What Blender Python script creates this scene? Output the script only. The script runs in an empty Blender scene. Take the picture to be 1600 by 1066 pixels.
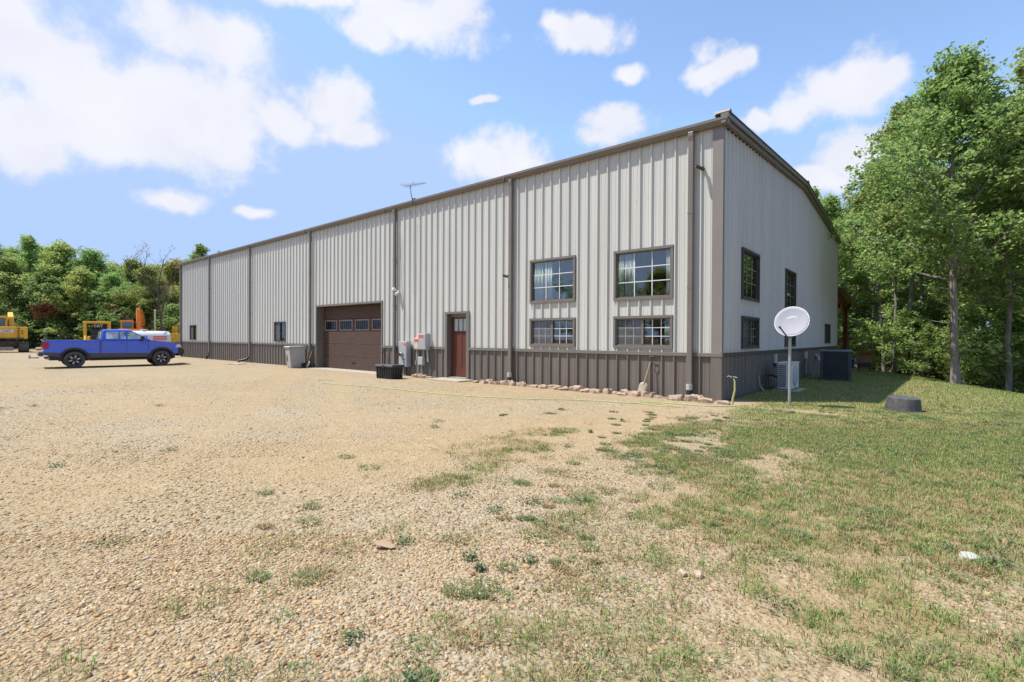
import bpy, bmesh, math, random
import numpy as np
from mathutils import Vector, Matrix

# ------------------------------------------------------------------ camera, sky, sun, exposure
scene = bpy.context.scene
R = math.radians
CAM = Vector((3.64944, -11.73107, 1.42457)); YAW, PIT, ROL, FPX = -0.69702, -0.00673, 0.00526, 780.42
fw = Vector((math.sin(YAW)*math.cos(PIT), math.cos(YAW)*math.cos(PIT), math.sin(PIT)))
rt = Vector((math.cos(YAW), -math.sin(YAW), 0)); up = rt.cross(fw)
r2 = rt*math.cos(ROL)+up*math.sin(ROL); u2 = -rt*math.sin(ROL)+up*math.cos(ROL)
cd = bpy.data.cameras.new('camera'); cam = bpy.data.objects.new('camera', cd); scene.collection.objects.link(cam)
cd.sensor_width = 36; cd.lens = FPX/1600*36; cd.clip_end = 3000; cd.clip_start = .05
M = Matrix.Identity(4)
for i in range(3):
    M[i][0] = r2[i]; M[i][1] = u2[i]; M[i][2] = -fw[i]; M[i][3] = CAM[i]
cam.matrix_world = M; scene.camera = cam

SUN_TO = Vector((-2.55, -2.1, 6.3)).normalized()          # towards the sun
sd = bpy.data.lights.new('sun', 'SUN'); sun = bpy.data.objects.new('sun', sd); scene.collection.objects.link(sun)
sd.energy = 3.9; sd.angle = R(.53); sd.color = (1, .96, .90)
sun.rotation_euler = SUN_TO.to_track_quat('Z', 'Y').to_euler()
scene.view_settings.view_transform = 'Standard'; scene.view_settings.look = 'None'
scene.view_settings.exposure = 0.85; scene.view_settings.gamma = 1
SKY_STRENGTH = 0.15

world = bpy.data.worlds.new('World'); scene.world = world; world.use_nodes = True
wt = world.node_tree; wt.nodes.clear()
def W(t, **k):
    n = wt.nodes.new(t)
    for a, b in k.items(): setattr(n, a, b)
    return n
def wmath(op, a, b=None, c=None):
    n = W('ShaderNodeMath', operation=op)
    for i, v in enumerate((a, b, c)):
        if v is None: continue
        if isinstance(v, (int, float)): n.inputs[i].default_value = v
        else: wt.links.new(v, n.inputs[i])
    return n.outputs[0]
sky = W('ShaderNodeTexSky', sky_type='NISHITA'); sky.sun_disc = False
sky.sun_elevation = math.asin(SUN_TO.z); sky.sun_rotation = math.atan2(SUN_TO.x, SUN_TO.y)
sky.altitude = 200; sky.air_density = 1.0; sky.dust_density = .55; sky.ozone_density = 1.6
tc = W('ShaderNodeTexCoord')
nz = W('ShaderNodeTexNoise', noise_dimensions='3D'); nz.inputs['Scale'].default_value = 5.5; nz.inputs['Detail'].default_value = 4; nz.inputs['Roughness'].default_value = .55
wt.links.new(tc.outputs['Generated'], nz.inputs['Vector'])
vs = W('ShaderNodeVectorMath', operation='SUBTRACT'); wt.links.new(nz.outputs['Color'], vs.inputs[0]); vs.inputs[1].default_value = (.5, .5, .5)
vm = W('ShaderNodeVectorMath', operation='SCALE'); wt.links.new(vs.outputs[0], vm.inputs[0]); vm.inputs['Scale'].default_value = .11
va = W('ShaderNodeVectorMath', operation='ADD'); wt.links.new(tc.outputs['Generated'], va.inputs[0]); wt.links.new(vm.outputs[0], va.inputs[1])
# cumulus: azimuth, elevation, half width, half height (radians)
CLOUDS = [(3.046,.406,.07,.072),(2.992,.377,.091,.078),(2.911,.352,.111,.085),(2.82,.355,.098,.081),(2.791,.321,.069,.045),(3.026,.279,.05,.043),(2.829,.474,.093,.051),(2.939,.3,.085,.041),(3.053,.301,.045,.057),(2.701,.366,.06,.028),(2.613,.41,.065,.038),(2.579,.373,.049,.021),(2.658,.551,.114,.022),(2.472,.556,.119,.049),(2.539,.512,.062,.024),(2.373,.581,.053,.031),(2.14,.544,.08,.03),(2.192,.565,.032,.02),(1.888,.471,.048,.024),(1.85,.478,.021,.017),(2.042,.469,.026,.02),(2.323,.454,.021,.009),(2.305,.341,.093,.05),(2.062,.387,.068,.032),(2.105,.365,.058,.022),(1.692,.396,.081,.044),(1.748,.385,.05,.033),(1.669,.303,.047,.038),(1.818,.373,.031,.022),(2.875,.224,.053,.019),(2.744,.216,.03,.012),(1.723,.267,.055,.022),(1.632,.399,.032,.026)]
rc = random.Random(5)
for k in range(9):                                       # the same fair-weather cumulus all round the sky
    az = rc.uniform(3.5, 7.4); el = rc.uniform(.25, 1.1); s = rc.uniform(.06, .14)
    for j in range(1 + (k % 2)): CLOUDS.append((az+rc.uniform(-s, s), el+rc.uniform(-.3*s, .3*s), s*rc.uniform(.6, 1.1), s*rc.uniform(.35, .6)))
acc = None
for az, el, a, b in CLOUDS:
    mp = W('ShaderNodeMapping', vector_type='TEXTURE')
    wt.links.new(va.outputs[0], mp.inputs['Vector'])
    mp.inputs['Location'].default_value = (math.cos(el)*math.cos(az), math.cos(el)*math.sin(az), math.sin(el))
    mp.inputs['Rotation'].default_value = (0, -el, az)
    mp.inputs['Scale'].default_value = (.5, a*1.12, b*1.12)
    ln = W('ShaderNodeVectorMath', operation='LENGTH'); wt.links.new(mp.outputs[0], ln.inputs[0])
    acc = ln.outputs['Value'] if acc is None else wmath('SMOOTH_MIN', acc, ln.outputs['Value'], .25)
n2 = W('ShaderNodeTexNoise', noise_dimensions='3D'); n2.inputs['Scale'].default_value = 15; n2.inputs['Detail'].default_value = 6; n2.inputs['Roughness'].default_value = .62
wt.links.new(tc.outputs['Generated'], n2.inputs['Vector'])
dens = wmath('ADD', wmath('SUBTRACT', 1.0, acc), wmath('MULTIPLY', wmath('SUBTRACT', n2.outputs['Fac'], .5), 1.5))
mr = W('ShaderNodeMapRange', interpolation_type='SMOOTHSTEP'); wt.links.new(dens, mr.inputs[0])
mr.inputs[1].default_value = -.14; mr.inputs[2].default_value = .50; mr.inputs[3].default_value = 0; mr.inputs[4].default_value = .96
n3 = W('ShaderNodeTexNoise', noise_dimensions='3D'); n3.inputs['Scale'].default_value = 9; n3.inputs['Detail'].default_value = 3
wt.links.new(va.outputs[0], n3.inputs['Vector'])
cr = W('ShaderNodeMix', data_type='RGBA'); wt.links.new(n3.outputs['Fac'], cr.inputs[0])
cr.inputs[6].default_value = (2.85, 2.95, 3.4, 1); cr.inputs[7].default_value = (3.8, 3.8, 3.95, 1)
skc = W('ShaderNodeMix', data_type='RGBA', blend_type='DARKEN'); skc.inputs[0].default_value = 1; wt.links.new(sky.outputs[0], skc.inputs[6]); skc.inputs[7].default_value = (1.75, 2.42, 3.7, 1)   # hazy, even horizon
mx = W('ShaderNodeMix', data_type='RGBA'); wt.links.new(mr.outputs[0], mx.inputs[0]); wt.links.new(skc.outputs[2], mx.inputs[6]); wt.links.new(cr.outputs[2], mx.inputs[7])
bg = W('ShaderNodeBackground'); bg.inputs[1].default_value = SKY_STRENGTH; wt.links.new(mx.outputs[2], bg.inputs[0])
wo = W('ShaderNodeOutputWorld'); wt.links.new(bg.outputs[0], wo.inputs[0])
scene.cycles.max_bounces = 6; scene.cycles.diffuse_bounces = 4; scene.cycles.glossy_bounces = 3; scene.cycles.transparent_max_bounces = 8; scene.cycles.caustics_reflective = False; scene.cycles.caustics_refractive = False
world.cycles.sampling_method = 'MANUAL'; world.cycles.sample_map_resolution = 512

# ------------------------------------------------------------------ helpers
C = scene.collection
rnd = random.Random(11); rng = np.random.default_rng(7)
def mat(name, col, rough=.6, metal=0, var=.12, scale=6, bump=0, bscale=60, col2=None, spec=.5, coat=0, stretch=None, k=.85):
    col = tuple(c*k for c in col); col2 = tuple(c*k for c in col2) if col2 else None
    m = bpy.data.materials.new(name); m.use_nodes = True; t = m.node_tree; b = t.nodes['Principled BSDF']
    b.inputs['Roughness'].default_value = rough; b.inputs['Metallic'].default_value = metal; b.inputs['Specular IOR Level'].default_value = spec
    if coat: b.inputs['Coat Weight'].default_value = coat; b.inputs['Coat Roughness'].default_value = .04
    tcn = t.nodes.new('ShaderNodeTexCoord'); vec = tcn.outputs['Object']
    if stretch:
        mpn = t.nodes.new('ShaderNodeMapping'); mpn.inputs['Scale'].default_value = stretch; t.links.new(vec, mpn.inputs[0]); vec = mpn.outputs[0]
    n = t.nodes.new('ShaderNodeTexNoise'); n.inputs['Scale'].default_value = scale; n.inputs['Detail'].default_value = 6; t.links.new(vec, n.inputs['Vector'])
    mxn = t.nodes.new('ShaderNodeMix'); mxn.data_type = 'RGBA'
    if col2 is None:
        mxn.inputs[6].default_value = (*[c*(1-var) for c in col], 1); mxn.inputs[7].default_value = (*[min(1, c*(1+var)) for c in col], 1)
    else:
        mxn.inputs[6].default_value = (*col, 1); mxn.inputs[7].default_value = (*col2, 1)
    rmp = t.nodes.new('ShaderNodeMapRange'); rmp.inputs[1].default_value = .3; rmp.inputs[2].default_value = .7; t.links.new(n.outputs['Fac'], rmp.inputs[0])
    t.links.new(rmp.outputs[0], mxn.inputs[0]); t.links.new(mxn.outputs[2], b.inputs['Base Color'])
    if bump:
        n2 = t.nodes.new('ShaderNodeTexNoise'); n2.inputs['Scale'].default_value = bscale; n2.inputs['Detail'].default_value = 4; t.links.new(vec, n2.inputs['Vector'])
        bp = t.nodes.new('ShaderNodeBump'); bp.inputs['Strength'].default_value = bump; bp.inputs['Distance'].default_value = .01
        t.links.new(n2.outputs['Fac'], bp.inputs['Height']); t.links.new(bp.outputs[0], b.inputs['Normal'])
    return m
def island_mat(name, cols, rough=.8, trans=0, objvar=False):
    """colour picked per loose piece from a ramp"""
    m = bpy.data.materials.new(name); m.use_nodes = True; t = m.node_tree; b = t.nodes['Principled BSDF']
    b.inputs['Roughness'].default_value = rough; b.inputs['Specular IOR Level'].default_value = .25
    g = t.nodes.new('ShaderNodeNewGeometry'); rp = t.nodes.new('ShaderNodeValToRGB')
    e = rp.color_ramp.elements
    while len(e) < len(cols): e.new(.5)
    for i, c in enumerate(cols): e[i].position = i/(len(cols)-1); e[i].color = (*c, 1)
    t.links.new(g.outputs['Random Per Island'], rp.inputs[0]); out = rp.outputs[0]
    if objvar:
        oi = t.nodes.new('ShaderNodeObjectInfo'); hs = t.nodes.new('ShaderNodeHueSaturation')
        a = t.nodes.new('ShaderNodeMapRange'); a.inputs[3].default_value = .485; a.inputs[4].default_value = .528; t.links.new(oi.outputs['Random'], a.inputs[0]); t.links.new(a.outputs[0], hs.inputs['Hue'])
        mu = t.nodes.new('ShaderNodeMath'); mu.operation = 'MULTIPLY'; mu.inputs[1].default_value = 7.31; t.links.new(oi.outputs['Random'], mu.inputs[0])
        fr = t.nodes.new('ShaderNodeMath'); fr.operation = 'FRACT'; t.links.new(mu.outputs[0], fr.inputs[0])
        a2 = t.nodes.new('ShaderNodeMapRange'); a2.inputs[3].default_value = 1.0; a2.inputs[4].default_value = 1.5; t.links.new(fr.outputs[0], a2.inputs[0]); t.links.new(a2.outputs[0], hs.inputs['Value'])
        t.links.new(out, hs.inputs['Color']); out = hs.outputs[0]
    t.links.new(out, b.inputs['Base Color'])
    if trans:
        tr = t.nodes.new('ShaderNodeBsdfTranslucent'); t.links.new(out, tr.inputs[0]); ms = t.nodes.new('ShaderNodeMixShader'); ms.inputs[0].default_value = trans
        t.links.new(b.outputs[0], ms.inputs[1]); t.links.new(tr.outputs[0], ms.inputs[2]); t.links.new(ms.outputs[0], t.nodes['Material Output'].inputs[0])
    return m
def glass_mat(name, tint=(.8, .85, .85), refl=.10, rough=.01):
    m = bpy.data.materials.new(name); m.use_nodes = True; t = m.node_tree; t.nodes.remove(t.nodes['Principled BSDF'])
    tr = t.nodes.new('ShaderNodeBsdfTransparent'); tr.inputs[0].default_value = (*tint, 1)
    gl = t.nodes.new('ShaderNodeBsdfGlossy'); gl.inputs['Roughness'].default_value = rough; gl.inputs[0].default_value = (1, 1, 1, 1)
    nn = t.nodes.new('ShaderNodeTexNoise'); nn.inputs['Scale'].default_value = 1.3; tcn = t.nodes.new('ShaderNodeTexCoord'); t.links.new(tcn.outputs['Object'], nn.inputs['Vector'])
    bp = t.nodes.new('ShaderNodeBump'); bp.inputs['Strength'].default_value = .03; bp.inputs['Distance'].default_value = .05; t.links.new(nn.outputs['Fac'], bp.inputs['Height']); t.links.new(bp.outputs[0], gl.inputs['Normal'])
    fr = t.nodes.new('ShaderNodeFresnel'); fr.inputs[0].default_value = 1.5
    ad = t.nodes.new('ShaderNodeMath'); ad.operation = 'MULTIPLY_ADD'; ad.inputs[1].default_value = 1.2; ad.inputs[2].default_value = refl; ad.use_clamp = True; t.links.new(fr.outputs[0], ad.inputs[0])
    mx = t.nodes.new('ShaderNodeMixShader'); t.links.new(ad.outputs[0], mx.inputs[0]); t.links.new(tr.outputs[0], mx.inputs[1]); t.links.new(gl.outputs[0], mx.inputs[2])
    t.links.new(mx.outputs[0], t.nodes['Material Output'].inputs[0]); return m

class MB:
    def __init__(s): s.v = []; s.f = []
    def add(s, vs, fs):
        o = len(s.v); s.v += [tuple(v) for v in vs]; s.f += [tuple(i+o for i in f) for f in fs]; return s
    def box(s, x0, y0, z0, x1, y1, z1, m=None):
        vs = [Vector((x, y, z)) for z in (z0, z1) for y in (y0, y1) for x in (x0, x1)]
        if m: vs = [m @ v for v in vs]
        return s.add(vs, [(0, 2, 3, 1), (4, 5, 7, 6), (0, 1, 5, 4), (2, 6, 7, 3), (0, 4, 6, 2), (1, 3, 7, 5)])
    def tube(s, pts, r, n=8, cap=True):
        pts = [Vector(p) for p in pts]; rs = r if isinstance(r, (list, tuple)) else [r]*len(pts); o = len(s.v)
        for i, p in enumerate(pts):
            d = (pts[min(i+1, len(pts)-1)]-pts[max(i-1, 0)]).normalized()
            a = d.cross(Vector((0, 0, 1)) if abs(d.z) < .9 else Vector((1, 0, 0))).normalized(); b = d.cross(a)
            for k in range(n):
                t = 2*math.pi*k/n; s.v.append(tuple(p+(a*math.cos(t)+b*math.sin(t))*rs[i]))
        for i in range(len(pts)-1):
            for k in range(n): s.f.append((o+i*n+k, o+i*n+(k+1) % n, o+(i+1)*n+(k+1) % n, o+(i+1)*n+k))
        if cap: s.f.append(tuple(o+k for k in range(n))[::-1]); s.f.append(tuple(o+(len(pts)-1)*n+k for k in range(n)))
        return s
    def lathe(s, prof, n=24, m=None, cap=True):            # (r, z) about local Z
        o = len(s.v); m = m or Matrix.Identity(4)
        for r, z in prof:
            for k in range(n):
                t = 2*math.pi*k/n; s.v.append(tuple(m @ Vector((r*math.cos(t), r*math.sin(t), z))))
        for i in range(len(prof)-1):
            for k in range(n): s.f.append((o+i*n+k, o+i*n+(k+1) % n, o+(i+1)*n+(k+1) % n, o+(i+1)*n+k))
        if cap and prof[0][0] > 1e-4: s.f.append(tuple(o+k for k in range(n))[::-1])
        if cap and prof[-1][0] > 1e-4: s.f.append(tuple(o+(len(prof)-1)*n+k for k in range(n)))
        return s
    def prism(s, poly, a0, a1, axis='x', m=None):   # poly in the other two axes (y,z) / (x,z) / (x,y)
        n = len(poly); vs = []
        for a in (a0, a1):
            for p, q in poly:
                v = Vector((a, p, q)) if axis == 'x' else Vector((p, a, q)) if axis == 'y' else Vector((p, q, a))
                vs.append(m @ v if m else v)
        return s.add(vs, [tuple(range(n))[::-1], tuple(range(n, 2*n))]+[(i, (i+1) % n, n+(i+1) % n, n+i) for i in range(n)])
    def build(s, name, m, parent=None, bev=0, smooth=False, seg=2):
        me = bpy.data.meshes.new(name); me.from_pydata(s.v, [], s.f); me.materials.append(m)
        bm = bmesh.new(); bm.from_mesh(me); bmesh.ops.recalc_face_normals(bm, faces=bm.faces); bm.to_mesh(me); bm.free()
        if smooth: me.shade_smooth(); me.set_sharp_from_angle(angle=R(38))
        o = bpy.data.objects.new(name, me); C.objects.link(o)
        if parent: o.parent = parent
        if bev:
            b = o.modifiers.new('bevel', 'BEVEL'); b.width = bev; b.segments = seg; b.limit_method = 'ANGLE'; b.angle_limit = R(35); b.harden_normals = False
        return o
def npmesh(name, verts, faces, m, parent=None, smooth=False):
    me = bpy.data.meshes.new(name); nf, k = faces.shape
    me.vertices.add(len(verts)); me.vertices.foreach_set('co', np.ascontiguousarray(verts, np.float32).ravel())
    me.loops.add(nf*k); me.loops.foreach_set('vertex_index', np.ascontiguousarray(faces, np.int32).ravel())
    me.polygons.add(nf); me.polygons.foreach_set('loop_start', np.arange(0, nf*k, k, dtype=np.int32))
    me.update(calc_edges=True); me.materials.append(m)
    if smooth: me.shade_smooth()
    o = bpy.data.objects.new(name, me); C.objects.link(o)
    if parent: o.parent = parent
    return o
def tag(o, label=None, cat=None, group=None, kind=None):
    for k, v in (('label', label), ('category', cat), ('group', group), ('kind', kind)):
        if v: o[k] = v
    return o
def thing(name, label, cat, loc=(0, 0, 0), rz=0, group=None):
    o = bpy.data.objects.new(name, None); C.objects.link(o); o.location = loc; o.rotation_euler = (0, 0, rz); o.empty_display_size = .2
    return tag(o, label, cat, group)
def copy_tree(o, parent=None):
    c = o.copy(); C.objects.link(c); c.parent = parent
    for ch in o.children: copy_tree(ch, c)
    return c
def rotm(loc, rx=0, ry=0, rz=0): return Matrix.Translation(loc) @ Matrix.Rotation(rz, 4, 'Z') @ Matrix.Rotation(ry, 4, 'Y') @ Matrix.Rotation(rx, 4, 'X')
_txt = 0
def text(s, size, m, parent, mw, name='lettering', ext=.002, shear=0):
    cu = bpy.data.curves.new('t', 'FONT'); cu.body = s; cu.size = size; cu.align_x = 'CENTER'; cu.align_y = 'CENTER'; cu.extrude = ext; cu.shear = shear; cu.resolution_u = 2
    t = bpy.data.objects.new('t', cu); C.objects.link(t); dg = bpy.context.evaluated_depsgraph_get()
    me = bpy.data.meshes.new_from_object(t.evaluated_get(dg)); bpy.data.objects.remove(t); me.materials.clear(); me.materials.append(m)
    me.transform(mw); o = bpy.data.objects.new(name, me); C.objects.link(o); o.parent = parent; return o

def ss(a, b, x): t = np.clip((x-a)/(b-a), 0, 1); return t*t*(3-2*t)
def vn(x, y, s=0):
    x = np.asarray(x, float); y = np.asarray(y, float); xi = np.floor(x); yi = np.floor(y); fx = x-xi; fy = y-yi; fx = fx*fx*(3-2*fx); fy = fy*fy*(3-2*fy)
    h = lambda a, b: np.modf(np.abs(np.sin(a*127.1+b*311.7+s*74.7)*43758.5453))[0]
    return (h(xi, yi)*(1-fx)+h(xi+1, yi)*fx)*(1-fy)+(h(xi, yi+1)*(1-fx)+h(xi+1, yi+1)*fx)*fy
def fbm(x, y, s=0): return .5*vn(x, y, s)+.27*vn(x*2.1, y*2.1, s+1)+.15*vn(x*4.3, y*4.3, s+2)+.08*vn(x*8.7, y*8.7, s+3)
def gz(x, y):
    x = np.asarray(x, float); y = np.asarray(y, float)
    z = -.13*ss(-14, -24, x)*ss(-.8, -3, y)*ss(-50, -38, x)
    q = .934*x+.357*y; t = np.maximum(q-5.5, 0); z = z-np.where(t < 7, .02*t*t, .98+1.6*(1-np.exp(-(np.maximum(t, 7)-7)/5.7)))
    near = ss(25, 5, np.abs(x))
    return z+(fbm(x*.35, y*.35, 4)-.5)*.05*ss(.2, 2.5, np.maximum(-y, x-.3))*ss(60, 20, np.hypot(x, y))
def gzf(x, y): return float(gz(x, y))
XB = (np.array([-14, -10.56, -10, -9.38, -8.35, -6.24, -4.1, -1.3, 0.2, 30.]), np.array([2.3, 1.85, 1.4, 1.1, .8, .2, .0, .4, .1, .0]))
def grass_d(x, y):
    xb = np.interp(y, *XB); t = (x-xb+.9*(fbm(x*.8, y*.8, 9)-.5))
    full = ss(.2, 2.3, t); n = fbm(x*1.7, y*1.7, 2)
    lush = ss(-3.6, -1.2, y)*np.where(y > .6, ss(-.05, .3, x), ss(.4, 1.1, x))+ss(-8.5, -4.5, y-.4*x+1.5)*ss(2.2, 3.8, x)*.75
    lush = np.clip(lush, 0, 1)
    patch = ss(.42, .62, n)
    g = full*(.12+.62*patch)*(1-lush)+lush*(.68+.32*ss(.3, .5, n))
    w = ss(.50, .66, fbm(x*1.5+3, y*1.5, 21))*.34*ss(-2.6, .2, t)*ss(.5, -1.5, y)+ss(.60, .74, fbm(x*.5, y*1.3, 33))*.12*ss(-16, -2, x)*ss(-7, -1.5, y)*ss(.6, -.2, y)
    g = np.clip(g+w, 0, 1)
    bare = np.maximum(np.exp(-(((x-1.9)/.95)**2+((y+.55)/.30)**2)), .8*np.exp(-(((x-3.2)/1.3)**2+((y+9.3)/.6)**2)))
    return np.clip(g*(1-.9*bare), 0, 1)
def sand_d(x, y):
    a = np.exp(-(((x+1.0-.25*(y+7))/1.5)**2))*ss(-10.6, -9, y)*ss(-.1, -3, y)
    b = ss(.45, .65, fbm(x*.45, y*.45, 14))*.7
    e = ss(-1.6, -.5, y)*ss(-14, -11, x)
    d1 = (x+1)*.519+(y+10)*.855; d2 = (y+7.0)+.10*(x+6)          # worn wheel tracks to the garage and along the yard
    tr = np.maximum(np.exp(-((np.abs(d1)-.85)/.30)**2)*ss(-.4, -2.5, x), .75*np.exp(-((np.abs(d2)-.85)/.32)**2)*ss(-2, -6, x))*(.35+.8*fbm(x*.6, y*.6, 71))
    b = np.maximum(b, tr)
    return np.clip(np.maximum(np.maximum(a, b), e*.8)*(1-.15*vn(x*3, y*3, 5)), 0, 1)

# ------------------------------------------------------------------ materials
m_wall = mat('painted_steel_ash', (.64, .625, .575), .38, 0, .06, 1.6, .10, 2.2, stretch=(1, 1, .12), spec=.3)
m_wain = mat('painted_steel_bronze', (.185, .155, .132), .5, 0, .14, 2.2, .08, 3, stretch=(1, 1, .2))
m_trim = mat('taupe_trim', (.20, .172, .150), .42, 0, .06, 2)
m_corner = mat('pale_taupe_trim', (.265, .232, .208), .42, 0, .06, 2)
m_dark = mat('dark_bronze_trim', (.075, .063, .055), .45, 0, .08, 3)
m_inside = mat('interior_wallboard', (.30, .33, .27), .9)
m_floor = mat('concrete_floor', (.25, .24, .22), .8, 0, .1, 2)
m_conc = mat('weathered_concrete', (.42, .37, .30), .9, 0, .15, 5, .3, 40)
m_white = mat('white_vinyl', (.78, .78, .76), .4, 0, .03)
m_glass = glass_mat('window_glass', (.90, .94, .92), .05)
m_dkglass = glass_mat('dark_glass', (.10, .12, .13), .0, .12)
m_screen = bpy.data.materials.new('insect_screen'); m_screen.use_nodes = True
_t = m_screen.node_tree; _a = _t.nodes.new('ShaderNodeBsdfTransparent'); _x = _t.nodes.new('ShaderNodeMixShader'); _x.inputs[0].default_value = .24; _t.nodes['Principled BSDF'].inputs['Base Color'].default_value = (.20, .20, .20, 1); _t.nodes['Principled BSDF'].inputs['Roughness'].default_value = .8
_t.links.new(_a.outputs[0], _x.inputs[1]); _t.links.new(_t.nodes['Principled BSDF'].outputs[0], _x.inputs[2]); _t.links.new(_x.outputs[0], _t.nodes['Material Output'].inputs[0])
m_curt = mat('sheer_curtain', (.84, .89, .92), .9, 0, .05)
m_gdoor = mat('walnut_steel_door', (.085, .052, .042), .65, 0, .22, 3.5, .15, 30, stretch=(1, 1, 9), col2=(.13, .084, .068), spec=.2)
m_gtrim = mat('walnut_pale_trim', (.30, .205, .17), .5, 0, .12)
m_wood = mat('mahogany_door', (.155, .048, .027), .42, 0, .2, 5, .15, 30, stretch=(8, 8, .6), col2=(.12, .034, .02))
m_black = mat('black_plastic', (.022, .022, .023), .5, 0, .2)
m_rubber = mat('tyre_rubber', (.085, .08, .076), .85, 0, .15, 20, .2, 80)
m_grey = mat('grey_paint_steel', (.42, .43, .44), .45, 0, .05)
m_lgrey = mat('light_grey_plastic', (.50, .50, .47), .55, 0, .06, 5)
m_cart = mat('grey_cart_plastic', (.45, .45, .43), .55, 0, .08, 4)
m_red = mat('red_sticker', (.75, .12, .12), .5)
m_galv = mat('galvanised_steel', (.50, .51, .51), .38, .55, .1, 12)
m_alu = mat('cast_metal', (.45, .45, .45), .35, .8, .1)
m_cream = mat('cream_paint', (.66, .60, .47), .6, 0, .06)
m_hose = mat('yellow_hose', (.50, .50, .19), .55, 0, .1)
m_stone = mat('sandstone_block', (.36, .245, .165), .9, 0, .2, 7, .6, 40, col2=(.52, .40, .29))
m_shaft = mat('ash_wood_handle', (.42, .28, .16), .7, 0, .15)
m_blade = mat('worn_steel_blade', (.48, .39, .30), .55, .3, .2)
m_bark = mat('grey_bark', (.19, .165, .135), .95, 0, .35, 3, .9, 14, stretch=(4, 4, .8), col2=(.33, .30, .255))
m_bark2 = mat('dark_bark', (.10, .085, .07), .95, 0, .3, 3, .8, 14, stretch=(4, 4, .8))
m_leaf = island_mat('oak_leaves', [(.11, .17, .055), (.17, .25, .075), (.23, .315, .09), (.29, .37, .11), (.38, .42, .14)], .45, .5, True)
m_leafy = island_mat('yellowing_leaves', [(.17, .215, .06), (.25, .29, .08), (.33, .345, .10), (.40, .37, .12)], .45, .5, True)
m_deadleaf = island_mat('rusty_dead_leaves', [(.22, .07, .035), (.36, .13, .06), (.28, .10, .055), (.42, .22, .10)], .8, .25)

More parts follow.
